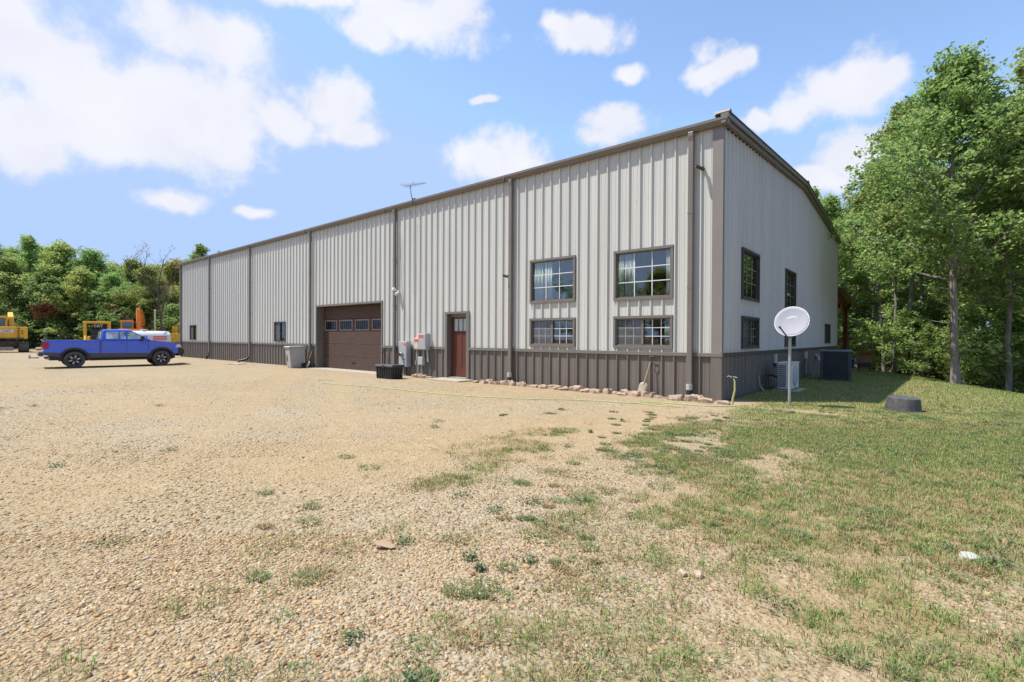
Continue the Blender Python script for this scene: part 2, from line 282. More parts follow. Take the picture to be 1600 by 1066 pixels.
# ------------------------------------------------------------------ ground
def ground():
    def axis(segs):
        out = []
        for a, b, st in segs: out += list(np.arange(a, b, st))
        return np.array(out+[segs[-1][1]])
    xs = axis([(-420, -90, 30), (-90, -40, 2.5), (-40, -12, .7), (-12, -4, .25), (-4, 6.5, .09), (6.5, 14, .35), (14, 60, 2), (60, 420, 30)])
    ys = axis([(-420, -90, 30), (-90, -20, 4), (-20, -12.5, .5), (-12.5, -1.5, .09), (-1.5, 4, .15), (4, 26, .5), (26, 70, 2), (70, 420, 30)])
    X, Y = np.meshgrid(xs, ys); Z = gz(X, Y); nx, ny = len(xs), len(ys)
    inb = (X < -.08) & (X > -35.7) & (Y > .08) & (Y < 18.2); Z = np.where(inb, -.12, Z)
    V = np.stack([X, Y, Z], -1).reshape(-1, 3)
    i = np.arange(nx*ny).reshape(ny, nx); F = np.stack([i[:-1, :-1], i[:-1, 1:], i[1:, 1:], i[1:, :-1]], -1).reshape(-1, 4)
    m = bpy.data.materials.new('gravel_and_soil'); m.use_nodes = True; t = m.node_tree; b = t.nodes['Principled BSDF']; b.inputs['Roughness'].default_value = .95; b.inputs['Specular IOR Level'].default_value = .15
    L = t.links.new; N = t.nodes.new
    tcn = N('ShaderNodeTexCoord'); P = tcn.outputs['Object']
    def ramp(src, stops):
        r = N('ShaderNodeValToRGB'); e = r.color_ramp.elements
        while len(e) < len(stops): e.new(.5)
        for k, (p, c) in enumerate(stops): e[k].position = p; e[k].color = (*c, 1)
        L(src, r.inputs[0]); return r.outputs[0]
    def noise(sc, det=6, ro=.6):
        n = N('ShaderNodeTexNoise'); n.inputs['Scale'].default_value = sc; n.inputs['Detail'].default_value = det; n.inputs['Roughness'].default_value = ro; L(P, n.inputs['Vector']); return n.outputs['Fac']
    def mix(f, a, c):
        n = N('ShaderNodeMix'); n.data_type = 'RGBA'
        if isinstance(f, float): n.inputs[0].default_value = f
        else: L(f, n.inputs[0])
        L(a, n.inputs[6]); L(c, n.inputs[7]); return n.outputs[2]
    def att(nm):
        a = N('ShaderNodeAttribute'); a.attribute_name = nm; return a.outputs['Fac']
    v1 = N('ShaderNodeTexVoronoi'); v1.inputs['Scale'].default_value = 36; L(P, v1.inputs['Vector'])
    sep = N('ShaderNodeSeparateColor'); L(v1.outputs['Color'], sep.inputs[0])
    grav = ramp(sep.outputs[0], [(0, (.22, .165, .10)), (.25, (.32, .25, .16)), (.5, (.37, .305, .20)), (.75, (.41, .345, .24)), (1, (.47, .42, .33))])
    big = ramp(noise(.22, 5), [(.35, (.38, .28, .155)), (.65, (.41, .36, .275))])
    grav = mix(.38, grav, big)
    sand = ramp(noise(3.2, 8, .7), [(.3, (.31, .21, .11)), (.5, (.385, .275, .15)), (.72, (.46, .345, .21))])
    sand = mix(.35, sand, grav)
    soil = ramp(noise(4.5, 8, .7), [(.3, (.19, .15, .065)), (.55, (.29, .225, .11)), (.75, (.37, .29, .165))])
    litter = ramp(noise(2.5, 8, .7), [(.3, (.05, .035, .02)), (.6, (.12, .08, .045)), (.8, (.2, .14, .085))])
    c1 = mix(att('sand'), grav, sand); c2 = mix(att('grass'), c1, soil); c3 = mix(att('litter'), c2, litter)
    tone = N('ShaderNodeMix'); tone.data_type = 'RGBA'; tone.blend_type = 'MULTIPLY'; tone.inputs[0].default_value = 1; L(c3, tone.inputs[6]); tone.inputs[7].default_value = (.92, .905, .88, 1)
    L(tone.outputs[2], b.inputs['Base Color'])
    vh = N('ShaderNodeMapRange'); L(v1.outputs['Distance'], vh.inputs[0]); vh.inputs[1].default_value = 0; vh.inputs[2].default_value = .6; vh.inputs[3].default_value = 1; vh.inputs[4].default_value = 0
    inv = N('ShaderNodeMath'); inv.operation = 'SUBTRACT'; inv.inputs[0].default_value = 1.15; sm = N('ShaderNodeMath'); sm.operation = 'MULTIPLY'; sm.inputs[1].default_value = .6; L(att('sand'), sm.inputs[0]); L(sm.outputs[0], inv.inputs[1])
    hm = N('ShaderNodeMath'); hm.operation = 'MULTIPLY'; gi = N('ShaderNodeMath'); gi.operation = 'MULTIPLY_ADD'; gi.inputs[1].default_value = -.85; gi.inputs[2].default_value = 1; L(att('grass'), gi.inputs[0]); gm = N('ShaderNodeMath'); gm.operation = 'MULTIPLY'; L(gi.outputs[0], gm.inputs[0]); L(inv.outputs[0], gm.inputs[1]); L(vh.outputs[0], hm.inputs[0]); L(gm.outputs[0], hm.inputs[1])
    ad = N('ShaderNodeMath'); ad.operation = 'MULTIPLY_ADD'; L(noise(9, 8, .7), ad.inputs[0]); ad.inputs[1].default_value = 1.1; L(hm.outputs[0], ad.inputs[2])
    bp = N('ShaderNodeBump'); bp.inputs['Strength'].default_value = .85; bp.inputs['Distance'].default_value = .022; L(ad.outputs[0], bp.inputs['Height']); L(bp.outputs[0], b.inputs['Normal'])
    o = npmesh('ground', V, F, m, smooth=True); tag(o, kind='structure')
    xf, yf = V[:, 0], V[:, 1]; q = .934*xf+.357*yf
    lit = np.maximum(np.maximum(ss(9.5, 11.5, q+fbm(xf*.4, yf*.4, 3)-.5), ss(-62, -66, xf)), np.maximum(ss(30, 40, yf), ss(-45, -52, yf)))
    for nm, val in (('grass', np.clip(grass_d(xf, yf)*1.1, 0, 1)), ('sand', sand_d(xf, yf)), ('litter', lit)):
        a = o.data.attributes.new(nm, 'FLOAT', 'POINT'); a.data.foreach_set('value', val.astype(np.float32))
ground()

# ------------------------------------------------------------------ the steel building
L_, W_, HW, HE, RISE = 35.87, 18.29, 1.095, 6.24, .66
bld = thing('steel_building', 'long grey ribbed steel shop building with brown wainscot and low roof', 'building')
OPEN_F = [(-17.73, -12.82, -1, 2.77), (-9.10, -8.05, .02, 2.22), (-5.45, -3.89, 2.45, 3.70), (-2.68, -1.11, 2.41, 3.67), (-5.45, -3.89, 1.19, 1.98), (-2.68, -1.11, 1.19, 1.98), (-34.05, -32.9, 1.18, 2.13), (-21.9, -20.75, 1.17, 2.15)]
OPEN_G = [(1.57, 3.15, 2.44, 3.71), (1.59, 3.15, 1.19, 1.99), (6.40, 8.0, 2.44, 3.71), (6.40, 8.0, 1.19, 1.99), (14.46, 16.0, 1.25, 2.12)]
PITCH = .3048; RIBH = .044
def prof_pts(u0, u1):
    ps = set([round(u0, 4), round(u1, 4)])
    k0 = int(math.floor(u0/PITCH))-1
    for k in range(k0, int(u1/PITCH)+3):
        c = (k+.5)*PITCH
        for d in (-.036, -.014, .014, .036, -.108, -.100, -.088, -.080, .080, .088, .100, .108): ps.add(round(c+d, 4))
    return sorted(p for p in ps if u0-1e-6 <= p <= u1+1e-6)
def prof_h(u):
    c = (math.floor(u/PITCH)+.5)*PITCH; d = abs(u-c)
    if d <= .0141: return RIBH
    if d <= .036: return RIBH*(.036-d)/.022
    if .08 < d < .108: return min(.005, .005*(d-.08)/.008, .005*(.108-d)/.008)
    return 0
def panel(name, parent, m, u0, u1, z0, ztop, openings, side):
    us = prof_pts(u0, u1); cuts = set(us)
    for a, b, c, d in openings:
        for e in (a, b):
            if u0 < e < u1: cuts.add(e)
    if side == 'g' and u0 < W_/2 < u1: cuts.add(W_/2)
    us = sorted(cuts); mb = MB(); pieces = []
    for a, b in zip(us[:-1], us[1:]):
        if b-a < 1e-5: continue
        mid = (a+b)/2; iv = [(z0, None)]
        for oa, ob, oc, od in sorted(openings, key=lambda o: o[2]):
            if oa < mid < ob:
                new = []
                for lo, hi in iv:
                    top = hi if hi is not None else ztop(mid)
                    if od <= lo or oc >= top: new.append((lo, hi)); continue
                    if oc > lo: new.append((lo, oc))
                    if od < top: new.append((od, hi))
                iv = new
        ha, hb = prof_h(a), prof_h(b)
        for lo, hi in iv:
            za = ztop(a) if hi is None else hi; zb = ztop(b) if hi is None else hi
            touch = [p for p in pieces if any(abs(pb-a) < 1e-6 and min(pt, zb)-max(pl, lo) > 1e-6 for pa, pb, pl, pt in p[1])]
            if not touch: tgt = (MB(), []); pieces.append(tgt)
            else:
                tgt = touch[0]
                for other in touch[1:]: tgt[0].add(other[0].v, other[0].f); tgt[1].extend(other[1]); pieces.remove(other)
            tgt[1].append((a, b, lo, zb))
            if side == 'f': tgt[0].add([(a, -ha, lo), (b, -hb, lo), (b, -hb, zb), (a, -ha, za)], [(0, 1, 2, 3)])
            else: tgt[0].add([(ha, a, lo), (hb, b, lo), (hb, b, zb), (ha, a, za)], [(0, 1, 2, 3)])
    for mb, _ in pieces:
        me = bpy.data.meshes.new(name); me.from_pydata(mb.v, [], mb.f); me.materials.append(m); o = bpy.data.objects.new(name, me); C.objects.link(o); o.parent = parent
def simple(name, parent=None): o = bpy.data.objects.new(name, None); C.objects.link(o); o.parent = parent; return o
gable_z = lambda y: HE+RISE*(1-abs(y-W_/2)/(W_/2))
PW = PITCH*3
# front wall: backing liner (the real inner wall skin with the openings) and panels outside it
def liner(parent, u0, u1, openings, side, name='wall_liner'):
    us = sorted({u0, u1, *[o[0] for o in openings], *[o[1] for o in openings], *([W_/2] if side == 'g' else [])}); mb = MB()
    for a, b in zip(us[:-1], us[1:]):
        mid = (a+b)/2; iv = [[-.1, None]]
        for oa, ob, oc, od in sorted(openings, key=lambda o: o[2]):
            if oa < mid < ob:
                new = []
                for lo, hi in iv:
                    if hi is not None and (od <= lo or oc >= hi): new.append([lo, hi]); continue
                    if oc > lo: new.append([lo, oc])
                    new.append([od, hi])
                iv = new
        for lo, hi in iv:
            za = (HE if side == 'f' else gable_z(a))-.03 if hi is None else hi; zb = (HE if side == 'f' else gable_z(b))-.03 if hi is None else hi
            for d in (.16,):
                if side == 'f': mb.add([(a, d, lo), (b, d, lo), (b, d, zb), (a, d, za)], [(0, 1, 2, 3)])
                else: mb.add([(-d, a, lo), (-d, b, lo), (-d, b, zb), (-d, a, za)], [(0, 1, 2, 3)])
    return mb.build(name, m_inside, parent)
wf = liner(bld, -L_, 0, OPEN_F, 'f', 'front_wall'); wg = liner(bld, 0, W_, OPEN_G, 'g', 'gable_wall')
u = -L_
while u < -.05:
    e = min(0, (math.floor(u/PW+1e-6)+1)*PW)
    panel('wall_panel', wf, m_wall, u, e, HW-.02, lambda t: HE+.02, OPEN_F, 'f'); panel('wainscot_panel', wf, m_wain, u, e, -.12, lambda t: HW-.03, OPEN_F, 'f'); u = e
u = 0
while u < W_-.05:
    e = min(W_, (math.floor(u/PW+1e-6)+1)*PW)
    panel('wall_panel', wg, m_wall, u, e, HW-.02, gable_z, OPEN_G, 'g'); panel('wainscot_panel', wg, m_wain, u, e, -.12, lambda t: HW-.03, OPEN_G, 'g'); u = e
MB().box(-L_, W_-.02, -.1, -.01, W_, HE).build('back_wall', m_wall, bld)
MB().prism([(0.02, -.1), (W_-.03, -.1), (W_-.03, HE), (W_/2, HE+RISE), (0.02, HE)], -L_-.01, -L_+.02, 'x').build('far_gable_wall', m_wall, bld)
MB().box(-L_+.05, .2, -.1, -.2, W_-.1, 0.0).build('floor_slab', m_floor, bld)
# rooms behind the windows: inner partition so that daylight stays in the front rooms
MB().box(-9.9, 5.2, 0, -.2, 5.3, HE-.1).build('inner_wall', m_inside, bld); MB().box(-10, .17, 0, -9.9, 5.3, HE-.1).build('inner_wall', m_inside, bld)
MB().box(-9.9, .17, 2.12, -.17, 5.2, 2.32).build('upper_floor', m_inside, bld)
m_screw = mat('fastener_heads', (.34, .33, .31), .4)
def screws(side, u0, u1, zs, parent, openings):
    mb = MB(); k = math.ceil(u0/PITCH)
    while k*PITCH < u1:
        uu = k*PITCH+.055; k += 1
        for z in zs:
            if any(a-.03 < uu < b+.03 and c-.03 < z < d+.03 for a, b, c, d in openings): continue
            m_ = rotm((uu, -.001, z), rx=R(90)) if side == 'f' else rotm((.001, uu, z), ry=R(90)); mb.lathe([(.011, 0), (.009, .005), (0, .006)], 6, m_)
    tag(mb.build('screws', m_screw, parent), kind='stuff')
screws('f', -L_+.2, -.25, (1.16, 2.3, 3.82, 4.9, 5.95), wf, OPEN_F); screws('g', .2, W_-.1, (1.16, 2.3, 3.82, 4.9, 5.95), wg, OPEN_G)
# trims
def strip(name, a0, a1, z0, z1, d, m, side, parent, d0=-.03):
    if side == 'f': return MB().box(a0, -d, z0, a1, -d0, z1).build(name, m, parent)
    return MB().box(d0, a0, z0, d, a1, z1).build(name, m, parent)
segs = []; u = -L_
for a, b in ((-17.80, -12.75), (-9.16, -7.99)): segs.append((u, a)); u = b
segs.append((u, .0))
for a, b in segs:
    MB().prism([(.03, HW-.085), (-.052, HW-.085), (-.051, HW-.004), (-.049, HW), (.03, HW)], a, b, 'x').build('wainscot_trim', m_trim, wf)
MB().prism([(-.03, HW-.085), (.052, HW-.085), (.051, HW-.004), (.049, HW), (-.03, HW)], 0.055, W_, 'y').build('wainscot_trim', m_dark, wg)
# corner trims
def corner(x, y, name='corner_trim'):
    MB().prism([(-.19, -.046), (.046, -.046), (.046, .06), (.0, .06), (0, .0), (-.19, .0)], HW+.002, HE+.1, 'z').build(name, m_corner, bld)
    MB().prism([(-.20, -.043), (.043, -.043), (.043, .055), (.0, .055), (0, .0), (-.20, .0)], -.1, HW-.087, 'z').build(name, m_wain, bld)
    MB().prism([(-.001, -.055), (.055, -.055), (.055, .056), (-.001, .056)], HW-.085, HW, 'z').build('wainscot_trim', m_trim, bld)
corner(0, 0)
MB().box(-L_-.05, -.046, -.1, -L_+.14, .1, HE+.08).build('corner_trim', m_trim, bld)
MB().box(-.05, W_-.12, -.1, .046, W_+.05, HE-.02).build('corner_trim', m_trim, bld)
# roof, rake, gutter
ov = .16
th = math.atan2(RISE, W_/2)
rf = MB().prism([(-.12, HE+.10), (W_/2, HE+RISE+.11), (W_+.12, HE+.10), (W_+.12, HE+.17), (W_/2, HE+RISE+.18), (-.12, HE+.17)], -L_-.1, .10, 'x').build('roof', m_trim, bld)
for sgn in (0, 1):
    f = (lambda y: y) if not sgn else (lambda y: W_-y)
    y0, y1 = -.17, W_/2+.0
    def zz(y, d): return HE+RISE*y/(W_/2)+d
    # box rake in two stepped bands
    MB().prism([(f(y0), zz(y0, .015)), (f(y1), zz(y1, .015)), (f(y1), zz(y1, .11)), (f(y0), zz(y0, .11))], .03, .13, 'x').build('rake_trim', m_trim, rf)
    MB().prism([(f(y0), zz(y0, .11)), (f(y1), zz(y1, .11)), (f(y1), zz(y1, .225)), (f(y0), zz(y0, .225))], .02, .19, 'x').build('rake_trim', m_trim, rf)
    MB().prism([(f(y0), zz(y0, .225)), (f(y1), zz(y1, .225)), (f(y1), zz(y1, .25)), (f(y0), zz(y0, .25))], -.10, .21, 'x').build('rake_trim', m_dark, rf)
MB().box(-.12, W_/2-.10, HE+RISE+.19, .23, W_/2+.10, HE+RISE+.29).build('ridge_cap', m_trim, rf, .02)
MB().prism([(-.16, HE+.21), (.07, HE+.21), (.0, HE+.31), (-.10, HE+.31)], -.13, .20, 'x').build('rake_end_cap', m_dark, rf)
gut = MB().prism([(-.02, HE-.01), (-.115, HE-.01), (-.130, HE+.02), (-.150, HE+.035), (-.172, HE+.075), (-.180, HE+.085), (-.180, HE+.135), (-.165, HE+.135), (-.163, HE+.10), (-.02, HE+.04)], -L_-.16, .17, 'x').build('gutter', m_trim, bld)
for a in (-L_-.165, .165): MB().prism([(-.02, HE-.01), (-.115, HE-.01), (-.150, HE+.035), (-.180, HE+.085), (-.180, HE+.135), (-.02, HE+.135)], a, a+.008, 'x').build('end_cap', m_trim, gut)
for k in range(1, 6):
    x = -.3-k*6.1; MB().box(x-.015, -.183, HE-.012, x+.015, -.02, HE+.137).build('joint', m_trim, gut)
def downspout(x, kind):
    d = MB().box(x-.06, -.145, .22 if kind else .08, x+.06, -.052, HE-.34).build('downspout', m_trim, bld, .012)
    MB().prism([(-.145, HE-.36), (-.145, HE-.22), (-.165, HE-.10), (-.165, HE-.005), (-.07, HE-.005), (-.07, HE-.12), (-.052, HE-.22), (-.052, HE-.36)], x-.062, x+.062, 'x').build('elbow', m_trim, d, .01)
    for z in (HE-1.9, 2.6): MB().box(x-.064, -.149, z, x+.064, -.035, z+.03).build('strap', m_trim, d)
    if kind == 1:      # grey adapter into a black pipe going down
        MB().tube([(x, -.12, .36), (x, -.12, .27), (x, -.125, .22)], [.075, .075, .07], 12).build('adapter', m_lgrey, d, smooth=True)
        MB().tube([(x, -.12, .24), (x, -.14, .12), (x, -.15, -.08)], .066, 12).build('drain_pipe', m_black, d, smooth=True)
    if kind == 2:      # black elbow kicked out over the gravel
        MB().tube([(x, -.1, .42), (x-.02, -.11, .30), (x-.10, -.26, .17), (x-.26, -.62, .08)], .062, 12).build('drain_pipe', m_black, d, smooth=True)
    if kind == 3:
        MB().tube([(x, -.1, .42), (x, -.11, .26), (x-.06, -.2, .12), (x-.10, -.26, -.03)], .062, 12).build('drain_pipe', m_black, d, smooth=True)
for x, k in ((-35.64, 0), (-30.43, 3), (-24.64, 2), (-18.21, 0), (-11.9, 0), (-6.16, 1), (-.66, 1)): downspout(x, k)

m_munt = mat('grey_green_muntin', (.20, .24, .20), .5)
# windows
def window(op, side, style, parent):
    a, b, c, d = op
    def bx(mb, u0, u1, z0, z1, o0, o1):       # o = outward distance
        if side == 'f': mb.box(u0, -o1, z0, u1, -o0, z1)
        else: mb.box(o0, u0, z0, o1, u1, z1)
        return mb
    w = simple('window', parent)
    fwid = .05 if style != 'plain' else .018
    out = .055 if style != 'plain' else .036
    mb = MB()
    bx(mb, a-.012, b+.012, d-fwid, d+.012, -.14, out+.006); bx(mb, a-.012, b+.012, c-.012, c+fwid, -.14, out+.004)
    bx(mb, a-.010, a+fwid, c+fwid, d-fwid, -.139, out); bx(mb, b-fwid, b+.010, c+fwid, d-fwid, -.139, out)
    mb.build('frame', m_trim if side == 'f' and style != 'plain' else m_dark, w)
    a2, b2, c2, d2 = a+fwid, b-fwid, c+fwid, d-fwid
    sash = MB(); s = .028
    for (p, q, r_, t_) in ((a2, b2, d2-s, d2), (a2, b2, c2, c2+s), (a2, a2+s, c2+s, d2-s), (b2-s, b2, c2+s, d2-s)): bx(sash, p, q, r_, t_, -.06, .012)
    mid = (a2+b2)/2
    if style != 'fixed': bx(sash, mid-.028, mid+.028, c2+s, d2-s, -.055, .018)
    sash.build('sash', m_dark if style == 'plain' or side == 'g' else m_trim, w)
    halves = [(a2+s, b2-s)] if style == 'fixed' else [(a2+s, mid-.028), (mid+.028, b2-s)]
    for hi, (p, q) in enumerate(halves):
        bx(MB(), p, q, c2+s, d2-s, -.036, -.030).build('pane', m_glass, w)
        if style != 'plain':
            n = 3; mw = .0085 if style != 'fixed' else .011; mu = MB()
            for k in range(1, n):
                x = p+(q-p)*k/n; bx(MB(), x-mw, x+mw, c2+s, d2-s, -.028, -.016).build('muntin', m_white if side == 'f' else m_munt, w)
                z = c2+s+(d2-c2-2*s)*k/n; bx(MB(), p, q, z-mw, z+mw, -.0275, -.0165).build('muntin', m_white if side == 'f' else m_munt, w)
        if hi == 0 and style in ('slider', 'plain'):
            bx(MB(), p, q, c2+s, d2-s, -.012, -.010).build('insect_screen', m_screen, w)
    return w
for op, st in zip(OPEN_F[2:], ('fixed', 'fixed', 'slider', 'slider', 'plain', 'plain')): window(op, 'f', st, bld)
for op, st in zip(OPEN_G, ('fixed', 'slider', 'fixed', 'slider', 'plain')): window(op, 'g', st, bld)

# overhead garage door
g0, g1, gt = -17.73, -12.82, 2.77
gd = simple('garage_door', bld)
MB().box(g0-.07, -.045, -.05, g0, .34, gt+.0).build('jamb', m_trim, gd); MB().box(g1, -.045, -.05, g1+.07, .34, gt).build('jamb', m_trim, gd)
MB().box(g0-.07, -.05, gt, g1+.07, .34, gt+.075).build('header_trim', m_trim, gd)
sh = (gt-.02)/5
for k in range(5):
    z0 = .012+k*sh; sec = gd; skin = MB()
    if k != 3:
        skin.prism([(.32, z0+.004), (.325, z0+.0), (.37, z0), (.37, z0+sh-.012), (.325, z0+sh-.012), (.32, z0+sh-.018)], g0, g1, 'x')
    else:
        n = 4; ww = (g1-g0)/n
        skin.box(g0, .335, z0, g1, .37, z0+.06); skin.box(g0, .335, z0+sh-.08, g1, .37, z0+sh-.012)
        for j in range(n):
            a = g0+j*ww+.16; b = g0+(j+1)*ww-.16
            fr = MB(); fr.box(a-.06, .315, z0+.03, b+.06, .34, z0+.085); fr.box(a-.06, .315, z0+sh-.10, b+.06, .34, z0+sh-.045); fr.box(a-.06, .3151, z0+.085, a, .34, z0+sh-.10); fr.box(b, .3151, z0+.085, b+.06, .34, z0+sh-.10)
            fr.build('light_frame', m_gtrim, sec)
            MB().box(a, .345, z0+.085, b, .35, z0+sh-.10).build('light_pane', m_dkglass, sec)
            for q in range(1, 6): x = a+(b-a)*q/6; MB().box(x-.011, .328, z0+.085, x+.011, .344, z0+sh-.10).build('light_bar', m_dark, sec)
            skin.box(a-.26 if j else g0, .3355, z0+.059, a-.06, .369, z0+sh-.079)
            if j == n-1: skin.box(b+.06, .3355, z0+.059, g1, .369, z0+sh-.079)
    skin.build('door_section', m_gdoor, gd)
MB().box(g0, .40, 0, g1, .43, gt).build('door_backing', m_black, gd)
MB().box(g0+2.30, .30, .30, g0+2.55, .319, .34).build('lift_handle', m_black, gd)
ap = MB().box(g0-.1, -.38, -.1, g1+.1, .38, .012).build('door_apron', m_conc, None, .02); tag(ap, kind='structure')

# entry door
dr = simple('entry_door', bld)
a, b, zb, zt = -9.10, -8.05, .02, 2.22
MB().box(a-.06, -.05, zb-.1, a+.06, .20, zt).build('jamb', m_trim, dr); MB().box(b-.06, -.05, zb-.1, b+.06, .20, zt).build('jamb', m_trim, dr); MB().box(a-.06, -.052, zt, b+.06, .20, zt+.07).build('header_trim', m_trim, dr)
MB().box(a, .0, zb-.1, b, .24, zb+.055).build('threshold', m_conc, dr)
da, db, dz0, dz1 = a+.062, b-.062, zb+.06, zt-.003
sl = MB().box(da, .172, dz0, db, .212, dz1).build('door_slab', m_wood, dr)
m_frost = mat('frosted_pane', (.50, .58, .56), .15, 0, .1, 5)
la, lb, lz0, lz1 = da+.14, db-.14, dz1-.58, dz1-.16
for k in range(3):
    p = la+(lb-la)*k/3; q = la+(lb-la)*(k+1)/3
    MB().box(p+.015, .162, lz0, q-.015, .170, lz1).build('door_light', m_frost, dr)
for k in range(4): p = la+(lb-la)*k/3; MB().box(p-.016, .152, lz0, p+.016, .1715, lz1).build('light_bar', m_wood, dr)
MB().box(la-.07, .150, lz1, lb+.07, .1715, lz1+.05).build('rail', m_wood, dr)
MB().prism([(.1715, lz0-.06), (.130, lz0-.015), (.130, lz0), (.1715, lz0)], la-.09, lb+.09, 'x').build('dentil_shelf', m_wood, dr)
for x0_, x1_ in ((da, da+.13), ((da+db)/2-.055, (da+db)/2+.055), (db-.13, db)): MB().box(x0_, .158, dz0+.33, x1_, .1715, lz0-.10).build('stile', m_wood, dr)
MB().box(da, .157, dz0, db, .1715, dz0+.33).build('rail', m_wood, dr); MB().box(da, .1575, lz0-.10, db, .1715, lz0-.062).build('rail', m_wood, dr)
MB().lathe([(.0, 0), (.028, .005), (.032, .03), (.0, .045)], 12, rotm((db-.06, .157, 1.02), rx=R(90))).build('handle', m_black, dr, smooth=True)
MB().lathe([(.0, 0), (.028, .002), (.028, .018), (.0, .02)], 12, rotm((db-.06, .157, 1.16), rx=R(90))).build('deadbolt', m_black, dr, smooth=True)
st = MB().box(-9.25, -.75, -.1, -7.75, -.03, .045).build('door_step', m_conc, None, .02); tag(st, kind='structure')

# rear porch: timber post, beams and shed roof past the far corner
po = thing('timber_porch', 'rear lean-to porch with red-brown timber post beyond the far gable corner', 'porch', (0, W_, 0))
m_timber = mat('red_brown_timber', (.17, .045, .025), .7, 0, .2, 4, .2, 30, stretch=(5, 5, .7))
zg = gzf(-.15, W_+4.9)
MB().box(-.28, 4.76, zg-.2, -.06, 4.98, 3.25).build('post', m_timber, po, .01); MB().box(-6.4, 4.77, zg-.2, -6.18, 4.97, 3.25).build('post', m_timber, po, .01)
MB().box(-12.5, 4.74, 3.25, .1, 5.0, 3.52).build('beam', m_timber, po, .01)
MB().prism([(.06, 4.02), (.06, 3.84), (5.3, 3.22), (5.3, 3.40)], -.17, -.02, 'x').build('rafter', m_timber, po)
MB().prism([(.06, 4.03), (5.5, 3.41), (5.5, 3.49), (.06, 4.11)], -12.6, .28, 'x').build('porch_roof', mat('weathered_tan_metal', (.30, .24, .16), .5), po)
MB().prism([(.06, 3.99), (5.5, 3.37), (5.5, 3.495), (.06, 4.115)], .28, .30, 'x').build('fascia', m_trim, po)
MB().tube([(-.17, 3.2, 3.5), (-.17, 4.75, 2.45)], .08, 4).build('brace', m_timber, po)

# ------------------------------------------------------------------ things in the windows
def curtain(label, op, frac0, frac1, side='f', group=None, col=m_curt):
    a, b, c, d = op; u0 = max(a+.055, a+(b-a)*frac0); u1 = min(b-.055, a+(b-a)*frac1); n = 28; mb = MB()
    for i in range(n+1):
        uu = u0+(u1-u0)*i/n; w = .095+.022*math.sin(i*1.25)+.006*math.sin(i*3.1)
        for z in (c+.055, d-.055): mb.v.append((uu, w, z) if side == 'f' else (-w, uu, z))
    for i in range(n): mb.f.append((2*i, 2*i+2, 2*i+3, 2*i+1))
    o = mb.build('curtain', col, None, smooth=True); s_ = o.modifiers.new('s', 'SOLIDIFY'); s_.thickness = .006
    return tag(o, label, 'curtain', group)
m_curtg = mat('pale_green_curtain', (.66, .74, .58), .9, 0, .06)
curtain('pale green drape in left third of upper window nearest the door', OPEN_F[2], -.04, .26, col=m_curtg)
curtain('pale blue sheer curtain mid-pane in upper window nearest the door', OPEN_F[2], .28, .46)
curtain('pale green drape in left pane of the larger upper window by corner', OPEN_F[3], -.04, .14, col=m_curtg)
curtain('blue-grey sheer curtain left of centre in the larger upper window by corner', OPEN_F[3], .15, .34)
curtain('white sheer curtain at right edge of the larger upper window by corner', OPEN_F[3], .86, 1.04)
curtain('white sheer curtain at right edge of lower slider nearest the corner', OPEN_F[5], .84, 1.04)
def vase(x, label, s):
    t = thing('flower_vase', label, 'vase', (x, .30, 1.19)); rr = random.Random(s)
    MB().lathe([(.0, 0), (.045, 0), (.055, .06), (.035, .13), (.042, .16), (.03, .16)], 14).build('vase', mat('clay_vase', (.35, .20, .12), .5), t, smooth=True)
    mb = MB()
    for k in range(34):
        p = Vector((rr.gauss(0, .055), rr.gauss(0, .04), .24+rr.gauss(0, .045))); mb.lathe([(.0, -.01), (.028, .0), (.016, .02), (.0, .012)], 6, rotm(p, rr.uniform(-1, 1), rr.uniform(-1, 1)))
    mb.build('flowers', mat('orange_petals', (.75, .16, .03), .7), t)
    mb = MB()
    for k in range(8): mb.tube([(0, 0, .12), (rr.gauss(0, .04), rr.gauss(0, .03), .23)], .004, 4)
    mb.build('stems', m_leafgreen, t)
m_leafgreen = mat('stem_green', (.08, .13, .04), .7)
vase(-4.60, 'vase of orange flowers behind lower window nearest the brown door', 1); vase(-1.80, 'vase of orange flowers behind lower window nearest the building corner', 2)
bb = MB().box(-.04, -.03, 0, .04, .03, .17).build('white_bottle', m_white, None, .01); MB().lathe([(.02, .17), (.02, .20), (.0, .2)], 10).build('bottle_cap', m_white, bb); bb.location = (-4.42, .24, 2.50)
tag(bb, 'small white bottle standing on sill of upper window nearest the door', 'bottle')
MB().box(-5.44, .17, 2.40, -1.0, .36, 2.49).build('window_sill', m_white, bld); MB().box(-5.44, .17, 1.10, -1.0, .42, 1.188).build('window_sill', m_white, bld)

# ------------------------------------------------------------------ electrical gear by the door
def ebox(name, label, x0, x1, z0, z1, d, m, off=.035, cat='electrical box'):
    t = thing(name, label, cat, ((x0+x1)/2, 0, z0)); w = (x1-x0)/2; h = z1-z0
    MB().box(-w, -off-d, 0, w, -off, h).build('cabinet', m, t, .012)
    MB().box(-w+.025, -off-d-.012, .03, w-.025, -off-d, h-.03).build('cover', m, t, .006)
    return t, w, h, -off-d-.012
t, w, h, yf = ebox('meter_cabinet', 'tall grey meter cabinet with round glass meter beside black box', -11.45, -10.98, .33, 1.27, .20, m_grey)
MB().lathe([(.085, 0), (.085, .03), (.075, .035), (.075, .09), (.05, .11), (0, .11)], 24, rotm((-.02, yf, .46), rx=R(90))).build('meter', m_alu, t, smooth=True)
MB().lathe([(.06, .09), (.058, .118), (0, .122)], 20, rotm((-.02, yf, .46), rx=R(90))).build('meter_dial', m_black, t, smooth=True)
MB().box(.06, yf-.003, h-.16, .19, yf-.0005, h-.06).build('sticker', m_red, t)
